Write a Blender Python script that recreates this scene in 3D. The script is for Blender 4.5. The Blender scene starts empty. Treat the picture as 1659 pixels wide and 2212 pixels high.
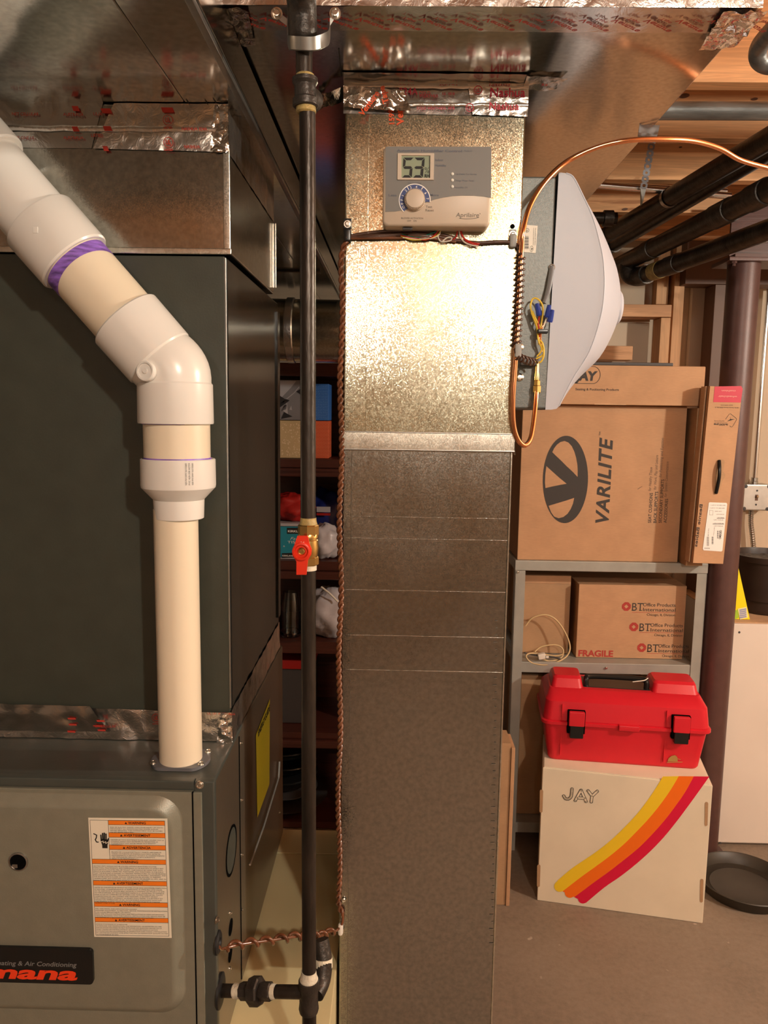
import bpy, bmesh, math, random
from mathutils import Vector, Matrix, noise

# ------------------------------------------------------------------ camera, world, lights, exposure
SC = bpy.context.scene
COL = SC.collection
V = Vector
FPX, PCX, PCY = 1663.0, 829.5, 1106.0          # focal length and centre in pixels of the 1659 x 2212 frame
EYE = V((0.0, 0.0, 1.5))
def _cam(px, py): return V(((px - PCX) / FPX, -(py - PCY) / FPX, -1.0))
_y = _cam(860, 890).normalized()                # the room's depth direction
_z = -_cam(647, 13900).normalized()             # straight up
_z = (_z - _y * _z.dot(_y)).normalized()
_x = _y.cross(_z)
CAM = Matrix((_x, _y, _z))                      # camera axes -> room axes
cd = bpy.data.cameras.new('camera')
cd.sensor_fit = 'VERTICAL'; cd.sensor_height = 36.0; cd.lens = FPX / 2212 * 36.0
cd.clip_start = 0.02
cam = bpy.data.objects.new('camera', cd); COL.objects.link(cam)
cam.matrix_world = Matrix.Translation(EYE) @ CAM.to_4x4()
SC.camera = cam

world = bpy.data.worlds.new('world'); SC.world = world; world.use_nodes = True
world.node_tree.nodes['Background'].inputs[0].default_value = (1.0, 0.85, 0.7, 1)
world.node_tree.nodes['Background'].inputs[1].default_value = 0.085

def lamp(name, loc, power, color, radius):
    d = bpy.data.lights.new(name, 'POINT'); d.energy = power; d.color = color; d.shadow_soft_size = radius
    o = bpy.data.objects.new(name, d); COL.objects.link(o); o.location = loc
WARM = (1.0, 0.925, 0.79)
lamp('ceiling_bulb', (0.70, -0.85, 2.10), 52, WARM, 0.035)          # bare bulb behind the camera
lamp('ceiling_bulb', (2.15, 0.92, 1.93), 75, WARM, 0.045)           # bulb in the right-hand bay
lamp('ceiling_bulb', (-0.27, -2.9, 2.12), 15, WARM, 0.06)           # two bulbs at the far end of the room behind
lamp('ceiling_bulb', (0.62, -2.9, 2.12), 19, WARM, 0.06)

SC.view_settings.view_transform = 'Standard'; SC.view_settings.look = 'None'
SC.view_settings.gamma = 1.0; SC.view_settings.use_curve_mapping = False
SC.view_settings.exposure = 0.55
SC.cycles.use_denoising = True
SC.cycles.max_bounces = 10
SC.cycles.sample_clamp_indirect = 8.0

# ------------------------------------------------------------------ points from the photograph
def ray(px, py): return CAM @ _cam(px, py)
def at(px, py, Y): r = ray(px, py); return EYE + r * (Y / r.y)
def atx(px, py, X): r = ray(px, py); return EYE + r * (X / r.x)
def atz(px, py, Z): r = ray(px, py); return EYE + r * ((Z - 1.5) / r.z)
def hit(px, py, o, n): r = ray(px, py); return EYE + r * ((o - EYE).dot(n) / r.dot(n))

# ------------------------------------------------------------------ materials
def nodes(name):
    m = bpy.data.materials.new(name); m.use_nodes = True
    t = m.node_tree
    return m, t, t.nodes, t.links, t.nodes['Principled BSDF']
def _coord(t, scale=(1, 1, 1), rot=(0, 0, 0)):
    tc = t.nodes.new('ShaderNodeTexCoord'); mp = t.nodes.new('ShaderNodeMapping')
    mp.inputs['Scale'].default_value = scale; mp.inputs['Rotation'].default_value = rot
    t.links.new(tc.outputs['Object'], mp.inputs['Vector'])
    return mp.outputs['Vector']
def _noise(t, vec, scale, detail=3, rough=0.5, dist=0.0):
    n = t.nodes.new('ShaderNodeTexNoise'); n.inputs['Scale'].default_value = scale
    n.inputs['Detail'].default_value = detail; n.inputs['Roughness'].default_value = rough
    n.inputs['Distortion'].default_value = dist
    t.links.new(vec, n.inputs['Vector']); return n.outputs['Fac']
def _ramp(t, fac, stops):
    r = t.nodes.new('ShaderNodeValToRGB'); e = r.color_ramp.elements
    while len(e) < len(stops): e.new(0.5)
    for k, (p, c) in enumerate(stops):
        e[k].position = p; e[k].color = (*c, 1) if len(c) == 3 else c
    t.links.new(fac, r.inputs['Fac']); return r.outputs['Color']
def _bump(t, fac, strength, dist=0.002, normal=None):
    b = t.nodes.new('ShaderNodeBump'); b.inputs['Strength'].default_value = strength; b.inputs['Distance'].default_value = dist
    t.links.new(fac, b.inputs['Height'])
    if normal: t.links.new(normal, b.inputs['Normal'])
    return b.outputs['Normal']
def _maprange(t, fac, a, b, c=0.0, d=1.0):
    r = t.nodes.new('ShaderNodeMapRange'); r.inputs['From Min'].default_value = c; r.inputs['From Max'].default_value = d
    r.inputs['To Min'].default_value = a; r.inputs['To Max'].default_value = b
    t.links.new(fac, r.inputs['Value']); return r.outputs['Result']
def hsv(c, k): return tuple(max(0.0, min(1.0, x * k)) for x in c)

def paint(name, col, rough=0.5, metal=0.0, var=0.12, vscale=9.0, bump=0.0, bscale=120.0, coat=0.0, stretch=(1, 1, 1), spec=0.5):
    m, t, N, L, b = nodes(name)
    v = _coord(t, stretch)
    L.new(_ramp(t, _noise(t, v, vscale, 4), [(0.3, hsv(col, 1 - var)), (0.7, hsv(col, 1 + var))]), b.inputs['Base Color'])
    b.inputs['Roughness'].default_value = rough; b.inputs['Metallic'].default_value = metal
    b.inputs['Coat Weight'].default_value = coat; b.inputs['Specular IOR Level'].default_value = spec
    if bump: L.new(_bump(t, _noise(t, v, bscale, 3), bump), b.inputs['Normal'])
    return m

def galvanised(name, col=(0.60, 0.60, 0.55), rough=0.27, tilt=0.16, cell=420.0, wave=0.35, scratch=0.0, brush=0.0, wscale=5.0):
    m, t, N, L, b = nodes(name)
    v = _coord(t)
    vo = N.new('ShaderNodeTexVoronoi'); vo.inputs['Scale'].default_value = cell; L.new(v, vo.inputs['Vector'])
    sub = N.new('ShaderNodeVectorMath'); sub.operation = 'SUBTRACT'; L.new(vo.outputs['Color'], sub.inputs[0]); sub.inputs[1].default_value = (0.5, 0.5, 0.5)
    scl = N.new('ShaderNodeVectorMath'); scl.operation = 'SCALE'; L.new(sub.outputs[0], scl.inputs[0]); scl.inputs['Scale'].default_value = tilt
    nrm = _bump(t, _noise(t, v, wscale, 2), wave, 0.02)
    if scratch:
        v2 = _coord(t, (2, 2, 320))
        nrm = _bump(t, _noise(t, v2, 1.0, 2), scratch, 0.0006, nrm)
    if brush:
        v2 = _coord(t, (260, 260, 5))
        nrm = _bump(t, _noise(t, v2, 1.0, 2), brush, 0.0006, nrm)
    add = N.new('ShaderNodeVectorMath'); add.operation = 'ADD'; L.new(nrm, add.inputs[0]); L.new(scl.outputs[0], add.inputs[1])
    nn = N.new('ShaderNodeVectorMath'); nn.operation = 'NORMALIZE'; L.new(add.outputs[0], nn.inputs[0])
    L.new(nn.outputs[0], b.inputs['Normal'])
    L.new(_ramp(t, _noise(t, v, 160, 2), [(0.3, hsv(col, 0.86)), (0.7, hsv(col, 1.1))]), b.inputs['Base Color'])
    b.inputs['Metallic'].default_value = 1.0
    L.new(_maprange(t, _noise(t, v, 7, 3), rough * 0.8, rough * 1.25, 0.3, 0.7), b.inputs['Roughness'])
    return m

def foil(name, col=(0.78, 0.73, 0.68), rough=0.27, strength=0.7, scale=70):
    m, t, N, L, b = nodes(name)
    v = _coord(t)
    n1 = _noise(t, v, scale, 3, 0.6, 1.6)
    n2 = _noise(t, v, scale * 0.28, 2, 0.5, 0.8)
    L.new(_bump(t, n2, strength, 0.004, _bump(t, n1, strength, 0.0012)), b.inputs['Normal'])
    b.inputs['Base Color'].default_value = (*col, 1); b.inputs['Metallic'].default_value = 1; b.inputs['Roughness'].default_value = rough
    return m

def wood(name, light, dark, axis=0, rough=0.6):
    m, t, N, L, b = nodes(name)
    sc = [48, 48, 48]; sc[axis] = 1.8
    v = _coord(t, tuple(sc))
    g = _noise(t, v, 1.0, 5, 0.6, 0.7)
    L.new(_ramp(t, g, [(0.34, dark), (0.44, light), (0.53, hsv(light, 0.80)), (0.64, hsv(light, 1.1))]), b.inputs['Base Color'])
    L.new(_bump(t, g, 0.25, 0.002), b.inputs['Normal'])
    b.inputs['Roughness'].default_value = rough
    return m

def cardboard(name, col=(0.52, 0.295, 0.16)):
    m, t, N, L, b = nodes(name)
    v = _coord(t, (1, 1, 1)); v2 = _coord(t, (60, 60, 420))
    mx = N.new('ShaderNodeMix'); mx.data_type = 'FLOAT'; mx.inputs[0].default_value = 0.35
    L.new(_noise(t, v, 14, 4), mx.inputs[2]); L.new(_noise(t, v2, 1, 2), mx.inputs[3])
    L.new(_ramp(t, mx.outputs[0], [(0.3, hsv(col, 0.88)), (0.7, hsv(col, 1.1))]), b.inputs['Base Color'])
    L.new(_bump(t, _noise(t, v, 8, 2), 0.2, 0.01), b.inputs['Normal'])
    b.inputs['Roughness'].default_value = 0.75; b.inputs['Specular IOR Level'].default_value = 0.3
    return m

def flat(name, col, rough=0.55, metal=0.0, spec=0.4):
    m, t, N, L, b = nodes(name)
    b.inputs['Base Color'].default_value = (*col, 1); b.inputs['Roughness'].default_value = rough
    b.inputs['Metallic'].default_value = metal; b.inputs['Specular IOR Level'].default_value = spec
    return m

def concrete(name):
    m, t, N, L, b = nodes(name)
    v = _coord(t)
    big = _noise(t, v, 2.2, 5, 0.6); fine = _noise(t, v, 60, 5, 0.7); spot = _noise(t, v, 26, 2, 0.4)
    mx = N.new('ShaderNodeMix'); mx.data_type = 'FLOAT'; mx.inputs[0].default_value = 0.45
    L.new(big, mx.inputs[2]); L.new(fine, mx.inputs[3])
    c = _ramp(t, mx.outputs[0], [(0.32, (0.165, 0.122, 0.088)), (0.5, (0.235, 0.178, 0.13)), (0.68, (0.29, 0.225, 0.17))])
    m2 = N.new('ShaderNodeMix'); m2.data_type = 'RGBA'
    L.new(_ramp(t, spot, [(0.74, (0, 0, 0)), (0.78, (1, 1, 1))]), m2.inputs[0]); L.new(c, m2.inputs[6]); m2.inputs[7].default_value = (0.42, 0.34, 0.27, 1)
    L.new(m2.outputs[2], b.inputs['Base Color'])
    L.new(_bump(t, fine, 0.25, 0.004), b.inputs['Normal']); b.inputs['Roughness'].default_value = 0.62
    return m

def clear(name, col=(0.95, 0.97, 0.97), rough=0.05, ior=1.45):
    m, t, N, L, b = nodes(name)
    b.inputs['Base Color'].default_value = (*col, 1); b.inputs['Transmission Weight'].default_value = 1.0
    b.inputs['Roughness'].default_value = rough; b.inputs['IOR'].default_value = ior
    return m

M = dict(
    galv_front=galvanised('galvanised_duct', (0.60, 0.60, 0.47), 0.165, 0.075, 1000, 0.02),
    galv_low_dimmed=galvanised('galvanised_duct_scratched_dimmed', (0.40, 0.397, 0.37), 0.20, 0.07, 900, 0.02, 0.05),  # same metal, base colour darkened to stand in for dim reflections
    galv_bright=galvanised('galvanised_band', (0.72, 0.70, 0.62), 0.25, 0.06, 1000, 0.05),
    galv_trunk=galvanised('galvanised_trunk', (0.52, 0.51, 0.47), 0.15, 0.008, 700, 0.04, 0, 0, 3.0),
    galv_plenum=galvanised('galvanised_plenum', (0.48, 0.47, 0.42), 0.18, 0.03, 1000, 0.08, 0, 0.06, 5.0),
    galv_round=galvanised('galvanised_round_duct', (0.62, 0.59, 0.50), 0.24, 0.04, 500, 0.05),
    foil=foil('foil_tape'), foil_dull=foil('foil_tape_smooth', (0.62, 0.60, 0.57), 0.22, 0.3, 40),
    foil_hard=foil('foil_tape_crumpled', (0.75, 0.70, 0.66), 0.14, 1.0, 55),
    red_print=flat('red_print', (0.50, 0.045, 0.03), 0.35), orange_print=flat('orange_red_print', (0.75, 0.09, 0.02), 0.35),
    coil=paint('dark_green_paint', (0.043, 0.048, 0.036), 0.42, 0, 0.1, 30, 0.06, 400),
    coil_side=paint('dark_green_gloss', (0.020, 0.020, 0.018), 0.16, 0.5, 0.15, 6, 0.05, 60),
    cabinet=paint('furnace_dark_paint', (0.060, 0.066, 0.057), 0.32, 0, 0.1, 20, 0.05, 300),
    door=paint('furnace_grey_paint', (0.22, 0.215, 0.165), 0.36, 0.15, 0.05, 60, 0.10, 700),
    side=paint('furnace_side_paint', (0.23, 0.19, 0.14), 0.28, 0.7, 0.12, 5, 0.05, 60),
    black=flat('black_plastic', (0.010, 0.010, 0.010), 0.28), rubber=flat('black_rubber', (0.012, 0.012, 0.013), 0.5),
    hole=flat('dark_opening', (0.004, 0.004, 0.004), 0.9, 0, 0),
    label=flat('label_paper', (0.80, 0.74, 0.60), 0.55), orange=flat('label_orange', (0.90, 0.22, 0.015), 0.5), ink=flat('black_ink', (0.015, 0.013, 0.012), 0.6),
    ink_thin=flat('grey_ink', (0.10, 0.09, 0.075), 0.6),
    badge_red=flat('badge_red', (0.85, 0.055, 0.012), 0.35), badge_silver=flat('badge_silver', (0.35, 0.36, 0.36), 0.35, 0.6),
    screw=flat('zinc_screw', (0.70, 0.68, 0.62), 0.25, 1.0), steel=paint('dull_steel', (0.42, 0.42, 0.40), 0.34, 1.0, 0.15, 40),
    yellow=flat('yellow_label', (0.72, 0.56, 0.02), 0.5),
    pvc=paint('cream_pvc_pipe', (0.78, 0.68, 0.52), 0.30, 0, 0.02, 10, 0, 10), fitting=paint('white_pvc_fitting', (0.76, 0.73, 0.68), 0.26, 0, 0.02, 12),
    purple=paint('purple_primer', (0.24, 0.12, 0.50), 0.4, 0, 0.5, 60, 0, 10, 0, (1, 1, 5)), flange=flat('grey_flange', (0.13, 0.13, 0.14), 0.4),
    iron=paint('black_iron_pipe', (0.040, 0.032, 0.026), 0.36, 0.65, 0.55, 40, 0.3, 220, 0, (1, 1, 0.25)), fittingiron=paint('cast_iron_fitting', (0.050, 0.042, 0.036), 0.42, 0.6, 0.4, 60, 0.5, 160),
    dope=paint('thread_sealant', (0.62, 0.57, 0.45), 0.6, 0, 0.2, 80, 0.6, 300), ytape=paint('yellow_thread_tape', (0.36, 0.26, 0.09), 0.5, 0, 0.3, 120, 0.5, 300),
    brass=paint('brass', (0.72, 0.48, 0.17), 0.25, 1.0, 0.08, 40), red_plastic=flat('red_valve_plastic', (0.72, 0.035, 0.012), 0.35),
    copper=paint('copper', (0.84, 0.36, 0.17), 0.20, 1.0, 0.08, 30), wire=paint('brown_wire', (0.15, 0.052, 0.022), 0.24, 0.0, 0.25, 30, 0, 10, 0.5),
    wire_dark=paint('dark_brown_wire', (0.075, 0.033, 0.020), 0.28, 0, 0.2, 30, 0, 10, 0.3),
    cream_panel=paint('cream_painted_board', (0.56, 0.48, 0.27), 0.55, 0, 0.06, 8, 0.1, 40),
    beige=flat('beige_plastic', (0.60, 0.49, 0.38), 0.4), grey_face=flat('grey_faceplate', (0.20, 0.19, 0.175), 0.45), lcd=flat('lcd_screen', (0.30, 0.36, 0.25), 0.25),
    blue=flat('dial_blue', (0.035, 0.06, 0.20), 0.4), white_print=flat('white_print', (0.85, 0.82, 0.78), 0.5), face_ink=flat('faceplate_ink', (0.115, 0.12, 0.15), 0.5), taupe=flat('taupe_ink', (0.20, 0.165, 0.13), 0.5),
    hum_grey=paint('humidifier_housing', (0.115, 0.12, 0.113), 0.42, 0.45, 0.12, 220, 0.08, 500), hum_cover=paint('humidifier_cover_plastic', (0.50, 0.525, 0.60), 0.45, 0, 0.015, 8, 0.04, 900),
    sticker=flat('white_sticker', (0.78, 0.74, 0.66), 0.5), wnut=flat('blue_wire_nut', (0.02, 0.045, 0.28), 0.35), wyellow=flat('yellow_wire', (0.75, 0.52, 0.06), 0.4), wred=flat('red_wire', (0.50, 0.03, 0.02), 0.4),
    wwhite=flat('white_wire', (0.78, 0.72, 0.62), 0.4), wgreen=flat('green_wire', (0.02, 0.16, 0.12), 0.4), probe=flat('grey_probe', (0.16, 0.16, 0.17), 0.4),
    clampgrey=flat('grey_clamp', (0.34, 0.34, 0.32), 0.45), clampwhite=flat('white_clamp', (0.75, 0.72, 0.66), 0.4),
    joist=wood('joist_wood', (0.72, 0.37, 0.165), (0.42, 0.18, 0.07), 0), stud=wood('stud_wood', (0.62, 0.33, 0.15), (0.42, 0.20, 0.08), 2), rail=wood('rail_wood', (0.66, 0.34, 0.16), (0.42, 0.20, 0.08), 0),
    mahogany=wood('mahogany', (0.075, 0.022, 0.015), (0.035, 0.010, 0.008), 0, 0.35), jamb=flat('brown_paint', (0.13, 0.062, 0.036), 0.5),
    column=paint('brown_steel_paint', (0.095, 0.044, 0.037), 0.42, 0.1, 0.1, 30, 0.12, 300), wall=paint('cream_wall', (0.62, 0.49, 0.36), 0.85, 0, 0.05, 3, 0.1, 60), wall_unseen_warm=paint('unseen_wall_warm_brown', (0.34, 0.21, 0.11), 0.7, 0, 0.3, 2), wall_dark=paint('far_wall', (0.20, 0.17, 0.14), 0.9, 0, 0.3, 1.5),
    floor=concrete('concrete_floor'), board_white=paint('white_board', (0.74, 0.65, 0.57), 0.5, 0, 0.03, 6),
    card=cardboard('cardboard'), card_dark=cardboard('cardboard_tan', (0.45, 0.27, 0.145)), card_edge=cardboard('cardboard_edge', (0.58, 0.36, 0.21)), cardw=paint('white_printed_card', (0.78, 0.68, 0.52), 0.6, 0, 0.04, 10, 0.1, 20), print_dark=flat('dark_print', (0.048, 0.040, 0.036), 0.65), print_grey=flat('grey_print', (0.16, 0.10, 0.07), 0.7),
    bt_red=flat('dark_red_print', (0.42, 0.045, 0.035), 0.6), pink=flat('crimson_print', (0.55, 0.025, 0.055), 0.45), pink_text=flat('pale_pink_print', (0.72, 0.25, 0.22), 0.5),
    shelfgrey=paint('grey_shelf_paint', (0.37, 0.36, 0.32), 0.42, 0.2, 0.1, 14, 0.1, 200), toolred=paint('red_toolbox_plastic', (0.64, 0.011, 0.024), 0.42, 0, 0.04, 8, 0.10, 700), gold=flat('gold_print', (0.48, 0.30, 0.10), 0.4, 0.4),
    s_yellow=flat('stripe_yellow', (0.90, 0.60, 0.02), 0.5), s_orange=flat('stripe_orange', (0.95, 0.17, 0.006), 0.5), s_red=flat('stripe_crimson', (0.72, 0.006, 0.05), 0.5),
    pot=paint('dark_brown_plastic', (0.030, 0.018, 0.014), 0.4, 0, 0.2, 12), soil=paint('grey_soil', (0.11, 0.10, 0.085), 0.9, 0, 0.5, 60, 0.8, 60), saucer=paint('black_green_plastic', (0.035, 0.028, 0.02), 0.45, 0, 0.2, 10),
    cord=flat('cream_cord', (0.60, 0.43, 0.22), 0.4), strap=paint('strap_metal', (0.30, 0.30, 0.32), 0.4, 0.3, 0.1, 60), zinc=paint('grey_zinc_pipe', (0.17, 0.18, 0.18), 0.42, 0.7, 0.3, 60, 0.3, 200, 0, (0.2, 1, 1)), emt=flat('bright_conduit', (0.75, 0.74, 0.73), 0.2, 1.0),
    t_grey=paint('grey_box_card', (0.20, 0.19, 0.20), 0.6), t_dark=flat('black_triangle_print', (0.02, 0.018, 0.02), 0.6), t_light=flat('light_triangle_print', (0.40, 0.38, 0.40), 0.6), t_beige=paint('beige_box_card', (0.55, 0.40, 0.21), 0.6), t_beige2=flat('pale_dot_print', (0.70, 0.56, 0.36), 0.6), t_blue=paint('blue_box_card', (0.03, 0.13, 0.42), 0.6), t_blue2=flat('pale_blue_dash_print', (0.16, 0.32, 0.62), 0.6), t_orange=paint('red_orange_box_card', (0.58, 0.10, 0.035), 0.6), t_orange2=flat('light_orange_ring_print', (0.75, 0.24, 0.12), 0.6), teal=flat('teal_box_card', (0.02, 0.25, 0.34), 0.5),
    bag=paint('white_plastic_bag', (0.50, 0.47, 0.50), 0.35, 0, 0.1, 20, 0.7, 30), bag_clear=clear('clear_plastic', (0.8, 0.8, 0.82), 0.15, 1.2), glass=clear('glass', (0.9, 0.95, 0.93), 0.02, 1.5), dred=flat('deep_red_plastic', (0.35, 0.015, 0.012), 0.4), dblue=flat('deep_blue_plastic', (0.012, 0.02, 0.14), 0.4), dgrey=flat('dark_grey_plastic', (0.06, 0.055, 0.055), 0.4),
    switch=paint('grey_box_cover', (0.60, 0.57, 0.53), 0.35, 0.5, 0.06, 40), toggle=flat('tan_toggle', (0.45, 0.28, 0.14), 0.4), book=flat('yellow_book', (0.90, 0.72, 0.01), 0.35), pinkp=flat('pink_patch', (0.80, 0.01, 0.16), 0.4), greenp=flat('green_patch', (0.35, 0.55, 0.04), 0.4), bluep=flat('blue_grey_patch', (0.28, 0.30, 0.50), 0.5), fringe=flat('pale_patch', (0.85, 0.78, 0.35), 0.5),
)

# ------------------------------------------------------------------ mesh building
def frame(d):
    d = d.normalized(); a = V((0, 0, 1)) if abs(d.z) < 0.9 else V((1, 0, 0))
    u = d.cross(a).normalized(); return u, d.cross(u).normalized(), d

class MB:
    def __init__(s): s.bm = bmesh.new(); s.bev = False
    def _v(s, p): return s.bm.verts.new(p)
    def _f(s, vs):
        try: return s.bm.faces.new(vs)
        except ValueError: return None
    def quad(s, a, b, c, d): s._f([s._v(p) for p in (a, b, c, d)]); return s
    def poly(s, pts): s._f([s._v(p) for p in pts]); return s
    def box(s, p, q, bev=0.0):
        x0, y0, z0 = (min(p[i], q[i]) for i in range(3)); x1, y1, z1 = (max(p[i], q[i]) for i in range(3))
        return s.obox(V(((x0 + x1) / 2, (y0 + y1) / 2, (z0 + z1) / 2)), V((1, 0, 0)), V((0, 1, 0)), V((0, 0, 1)), (x1 - x0) / 2, (y1 - y0) / 2, (z1 - z0) / 2, bev)
    def obox(s, c, ux, uy, uz, hx, hy, hz, bev=0.0):
        vs = [s._v(c + ux * hx * i + uy * hy * j + uz * hz * k) for i in (-1, 1) for j in (-1, 1) for k in (-1, 1)]
        fs = [s._f([vs[i] for i in q]) for q in ((0, 1, 3, 2), (4, 6, 7, 5), (0, 4, 5, 1), (2, 3, 7, 6), (0, 2, 6, 4), (1, 5, 7, 3))]
        if bev:
            s.bev = True
            es = list({e for f in fs for e in f.edges})
            bmesh.ops.bevel(s.bm, geom=es, offset=bev, segments=2, profile=0.5, affect='EDGES')
        return s
    def ring(s, c, u, v, r, n): return [s._v(c + u * (r * math.cos(2 * math.pi * k / n)) + v * (r * math.sin(2 * math.pi * k / n))) for k in range(n)]
    def skin(s, rings, caps=True):
        n = len(rings[0])
        for a, b in zip(rings, rings[1:]):
            for k in range(n): s._f([a[k], a[(k + 1) % n], b[(k + 1) % n], b[k]])
        if caps: s._f(rings[0][::-1]); s._f(rings[-1])
        return s
    def cyl(s, a, b, r, n=24, r2=None):
        u, v, d = frame(b - a); return s.skin([s.ring(a, u, v, r, n), s.ring(b, u, v, r if r2 is None else r2, n)])
    def lathe(s, o, axis, prof, n=32, caps=True):          # prof: (radius, height along axis)
        u, v, d = frame(axis); return s.skin([s.ring(o + d * h, u, v, max(r, 1e-5), n) for r, h in prof], caps)
    def tube(s, pts, r, n=10, caps=True):
        pts = [V(p) for p in pts]; rs = r if isinstance(r, (list, tuple)) else [r] * len(pts)
        T = [(pts[min(i + 1, len(pts) - 1)] - pts[max(i - 1, 0)]).normalized() for i in range(len(pts))]
        u, v, d = frame(T[0]); rings = []
        for p, t, rr in zip(pts, T, rs):
            u = (u - t * u.dot(t)).normalized(); v = t.cross(u)
            rings.append(s.ring(p, u, v, rr, n))
        return s.skin(rings, caps)
    def prism(s, pts, d):                                  # polygon of 3-D points pushed along vector d
        a = [s._v(p) for p in pts]; b = [s._v(p + d) for p in pts]; n = len(a)
        s._f(a[::-1]); s._f(b)
        for k in range(n): s._f([a[k], a[(k + 1) % n], b[(k + 1) % n], b[k]])
        return s
    def grid(s, fn, nu, nv):
        g = [[s._v(fn(i / nu, j / nv)) for i in range(nu + 1)] for j in range(nv + 1)]
        for j in range(nv):
            for i in range(nu): s._f([g[j][i], g[j][i + 1], g[j + 1][i + 1], g[j + 1][i]])
        return s
    def disc(s, c, n_, r, n=24, sx=1.0):
        u, v, d = frame(n_); s._f(s.ring(c, u, v, r, n)); return s
    def annulus(s, c, u, v, r0, r1, a0, a1, n=32):
        for k in range(n):
            p = [(a0 + (a1 - a0) * (k + e) / n) for e in (0, 1)]
            q = [c + u * (rr * math.cos(t)) + v * (rr * math.sin(t)) for rr, t in ((r0, p[0]), (r1, p[0]), (r1, p[1]), (r0, p[1]))]
            s.quad(*q)
        return s
    def strip(s, pts, w, n_):                              # flat ribbon along pts lying in the plane of normal n_
        for a, b in zip(pts, pts[1:]):
            d = (b - a).normalized(); o = d.cross(n_).normalized() * (w / 2); e = d * (w * 0.2)
            s.quad(a - o - e, b - o + e, b + o + e, a + o - e)
        return s
    def text(s, body, o, u, v, h, width=None, bold=0.0, shear=0.0, align='LEFT', spacing=1.0):
        c = bpy.data.curves.new('lettering_source', 'FONT'); c.body = body; c.size = 1.0; c.offset = bold; c.shear = shear; c.space_character = spacing
        c.resolution_u = 3; c.align_x = 'LEFT'; c.fill_mode = 'FRONT'
        ob = bpy.data.objects.new('lettering_source', c); me = ob.to_mesh()
        xs = [q.co.x for q in me.vertices]
        if not xs: return s
        x0, x1 = min(xs), max(xs)
        k = h / 0.70                                       # h: height of a capital letter
        kx = width / (x1 - x0) if width else k
        off = {'LEFT': 0, 'CENTER': -(x1 - x0) / 2, 'RIGHT': -(x1 - x0)}[align]
        vs = [s._v(o + u * ((q.co.x - x0 + off) * kx) + v * (q.co.y * k)) for q in me.vertices]
        for f in me.polygons: s._f([vs[i] for i in f.vertices])
        ob.to_mesh_clear(); bpy.data.objects.remove(ob); bpy.data.curves.remove(c)
        return s
    def build(s, name, mat, parent=None, smooth=28.0, label=None, recalc=True, kind=None, weld=False):
        if weld: bmesh.ops.remove_doubles(s.bm, verts=s.bm.verts, dist=1e-5)
        if recalc: bmesh.ops.recalc_face_normals(s.bm, faces=s.bm.faces)
        me = bpy.data.meshes.new(name); s.bm.to_mesh(me); s.bm.free()
        me.materials.append(M[mat] if isinstance(mat, str) else mat)
        if smooth:
            me.polygons.foreach_set('use_smooth', [True] * len(me.polygons)); me.set_sharp_from_angle(angle=math.radians(smooth))
        o = bpy.data.objects.new(name, me); COL.objects.link(o)
        if s.bev and smooth:                               # keep the large faces flat beside their rounded edges
            w = o.modifiers.new('weighted_normal', 'WEIGHTED_NORMAL'); w.mode = 'FACE_AREA'; w.weight = 100; w.keep_sharp = True
        if parent is not None:
            o.parent = parent
            if parent.name in WORLD: o.matrix_parent_inverse = Matrix.Translation(-V(WORLD[parent.name]))
        if label: o['label'] = label
        if kind: o['kind'] = kind
        return o

WORLD = {}
def thing(name, label, cat, loc=(0, 0, 0), rotz=None, group=None):
    o = bpy.data.objects.new(name, None); COL.objects.link(o); o.empty_display_size = 0.05
    o.location = loc
    if rotz is None: WORLD[o.name] = tuple(loc)            # parts are then given in room coordinates
    else: o.rotation_euler = (0, 0, rotz)
    o['label'] = label; o['category'] = cat
    if group: o['group'] = group
    return o
def tag(o, label, cat, group=None):
    o['label'] = label; o['category'] = cat
    if group: o['group'] = group
    return o
def struct(o): o['kind'] = 'structure'; return o
def dup(root, loc, label):
    r = root.copy(); COL.objects.link(r); r.location = loc; r['label'] = label
    for ch in root.children:
        c = ch.copy(); COL.objects.link(c); c.parent = r; c.matrix_parent_inverse = ch.matrix_parent_inverse
        for g in ch.children:
            d = g.copy(); COL.objects.link(d); d.parent = c
    return r

def smooth_path(pts, n=8):                                 # Catmull-Rom through points
    pts = [V(p) for p in pts]; out = []
    for i in range(len(pts) - 1):
        p0, p1, p2, p3 = pts[max(i - 1, 0)], pts[i], pts[i + 1], pts[min(i + 2, len(pts) - 1)]
        for k in range(n):
            t = k / n
            out.append(0.5 * ((2 * p1) + (p2 - p0) * t + (2 * p0 - 5 * p1 + 4 * p2 - p3) * t * t + (3 * p1 - p0 - 3 * p2 + p3) * t ** 3))
    out.append(pts[-1]); return out
def helix(path, r, turns, phase=0.0, per=14):
    path = [V(p) for p in path]; L = [0.0]
    for a, b in zip(path, path[1:]): L.append(L[-1] + (b - a).length)
    n = int(turns * per); out = []; j = 0; u = None
    for k in range(n + 1):
        d = L[-1] * k / n
        while j < len(L) - 2 and L[j + 1] < d: j += 1
        t = (d - L[j]) / max(L[j + 1] - L[j], 1e-9); p = path[j].lerp(path[j + 1], t); tg = (path[j + 1] - path[j]).normalized()
        if u is None: u, _, _ = frame(tg)
        u = (u - tg * u.dot(tg)).normalized(); w = tg.cross(u); a = phase + 2 * math.pi * turns * k / n
        out.append(p + u * (r * math.cos(a)) + w * (r * math.sin(a)))
    return out
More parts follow.
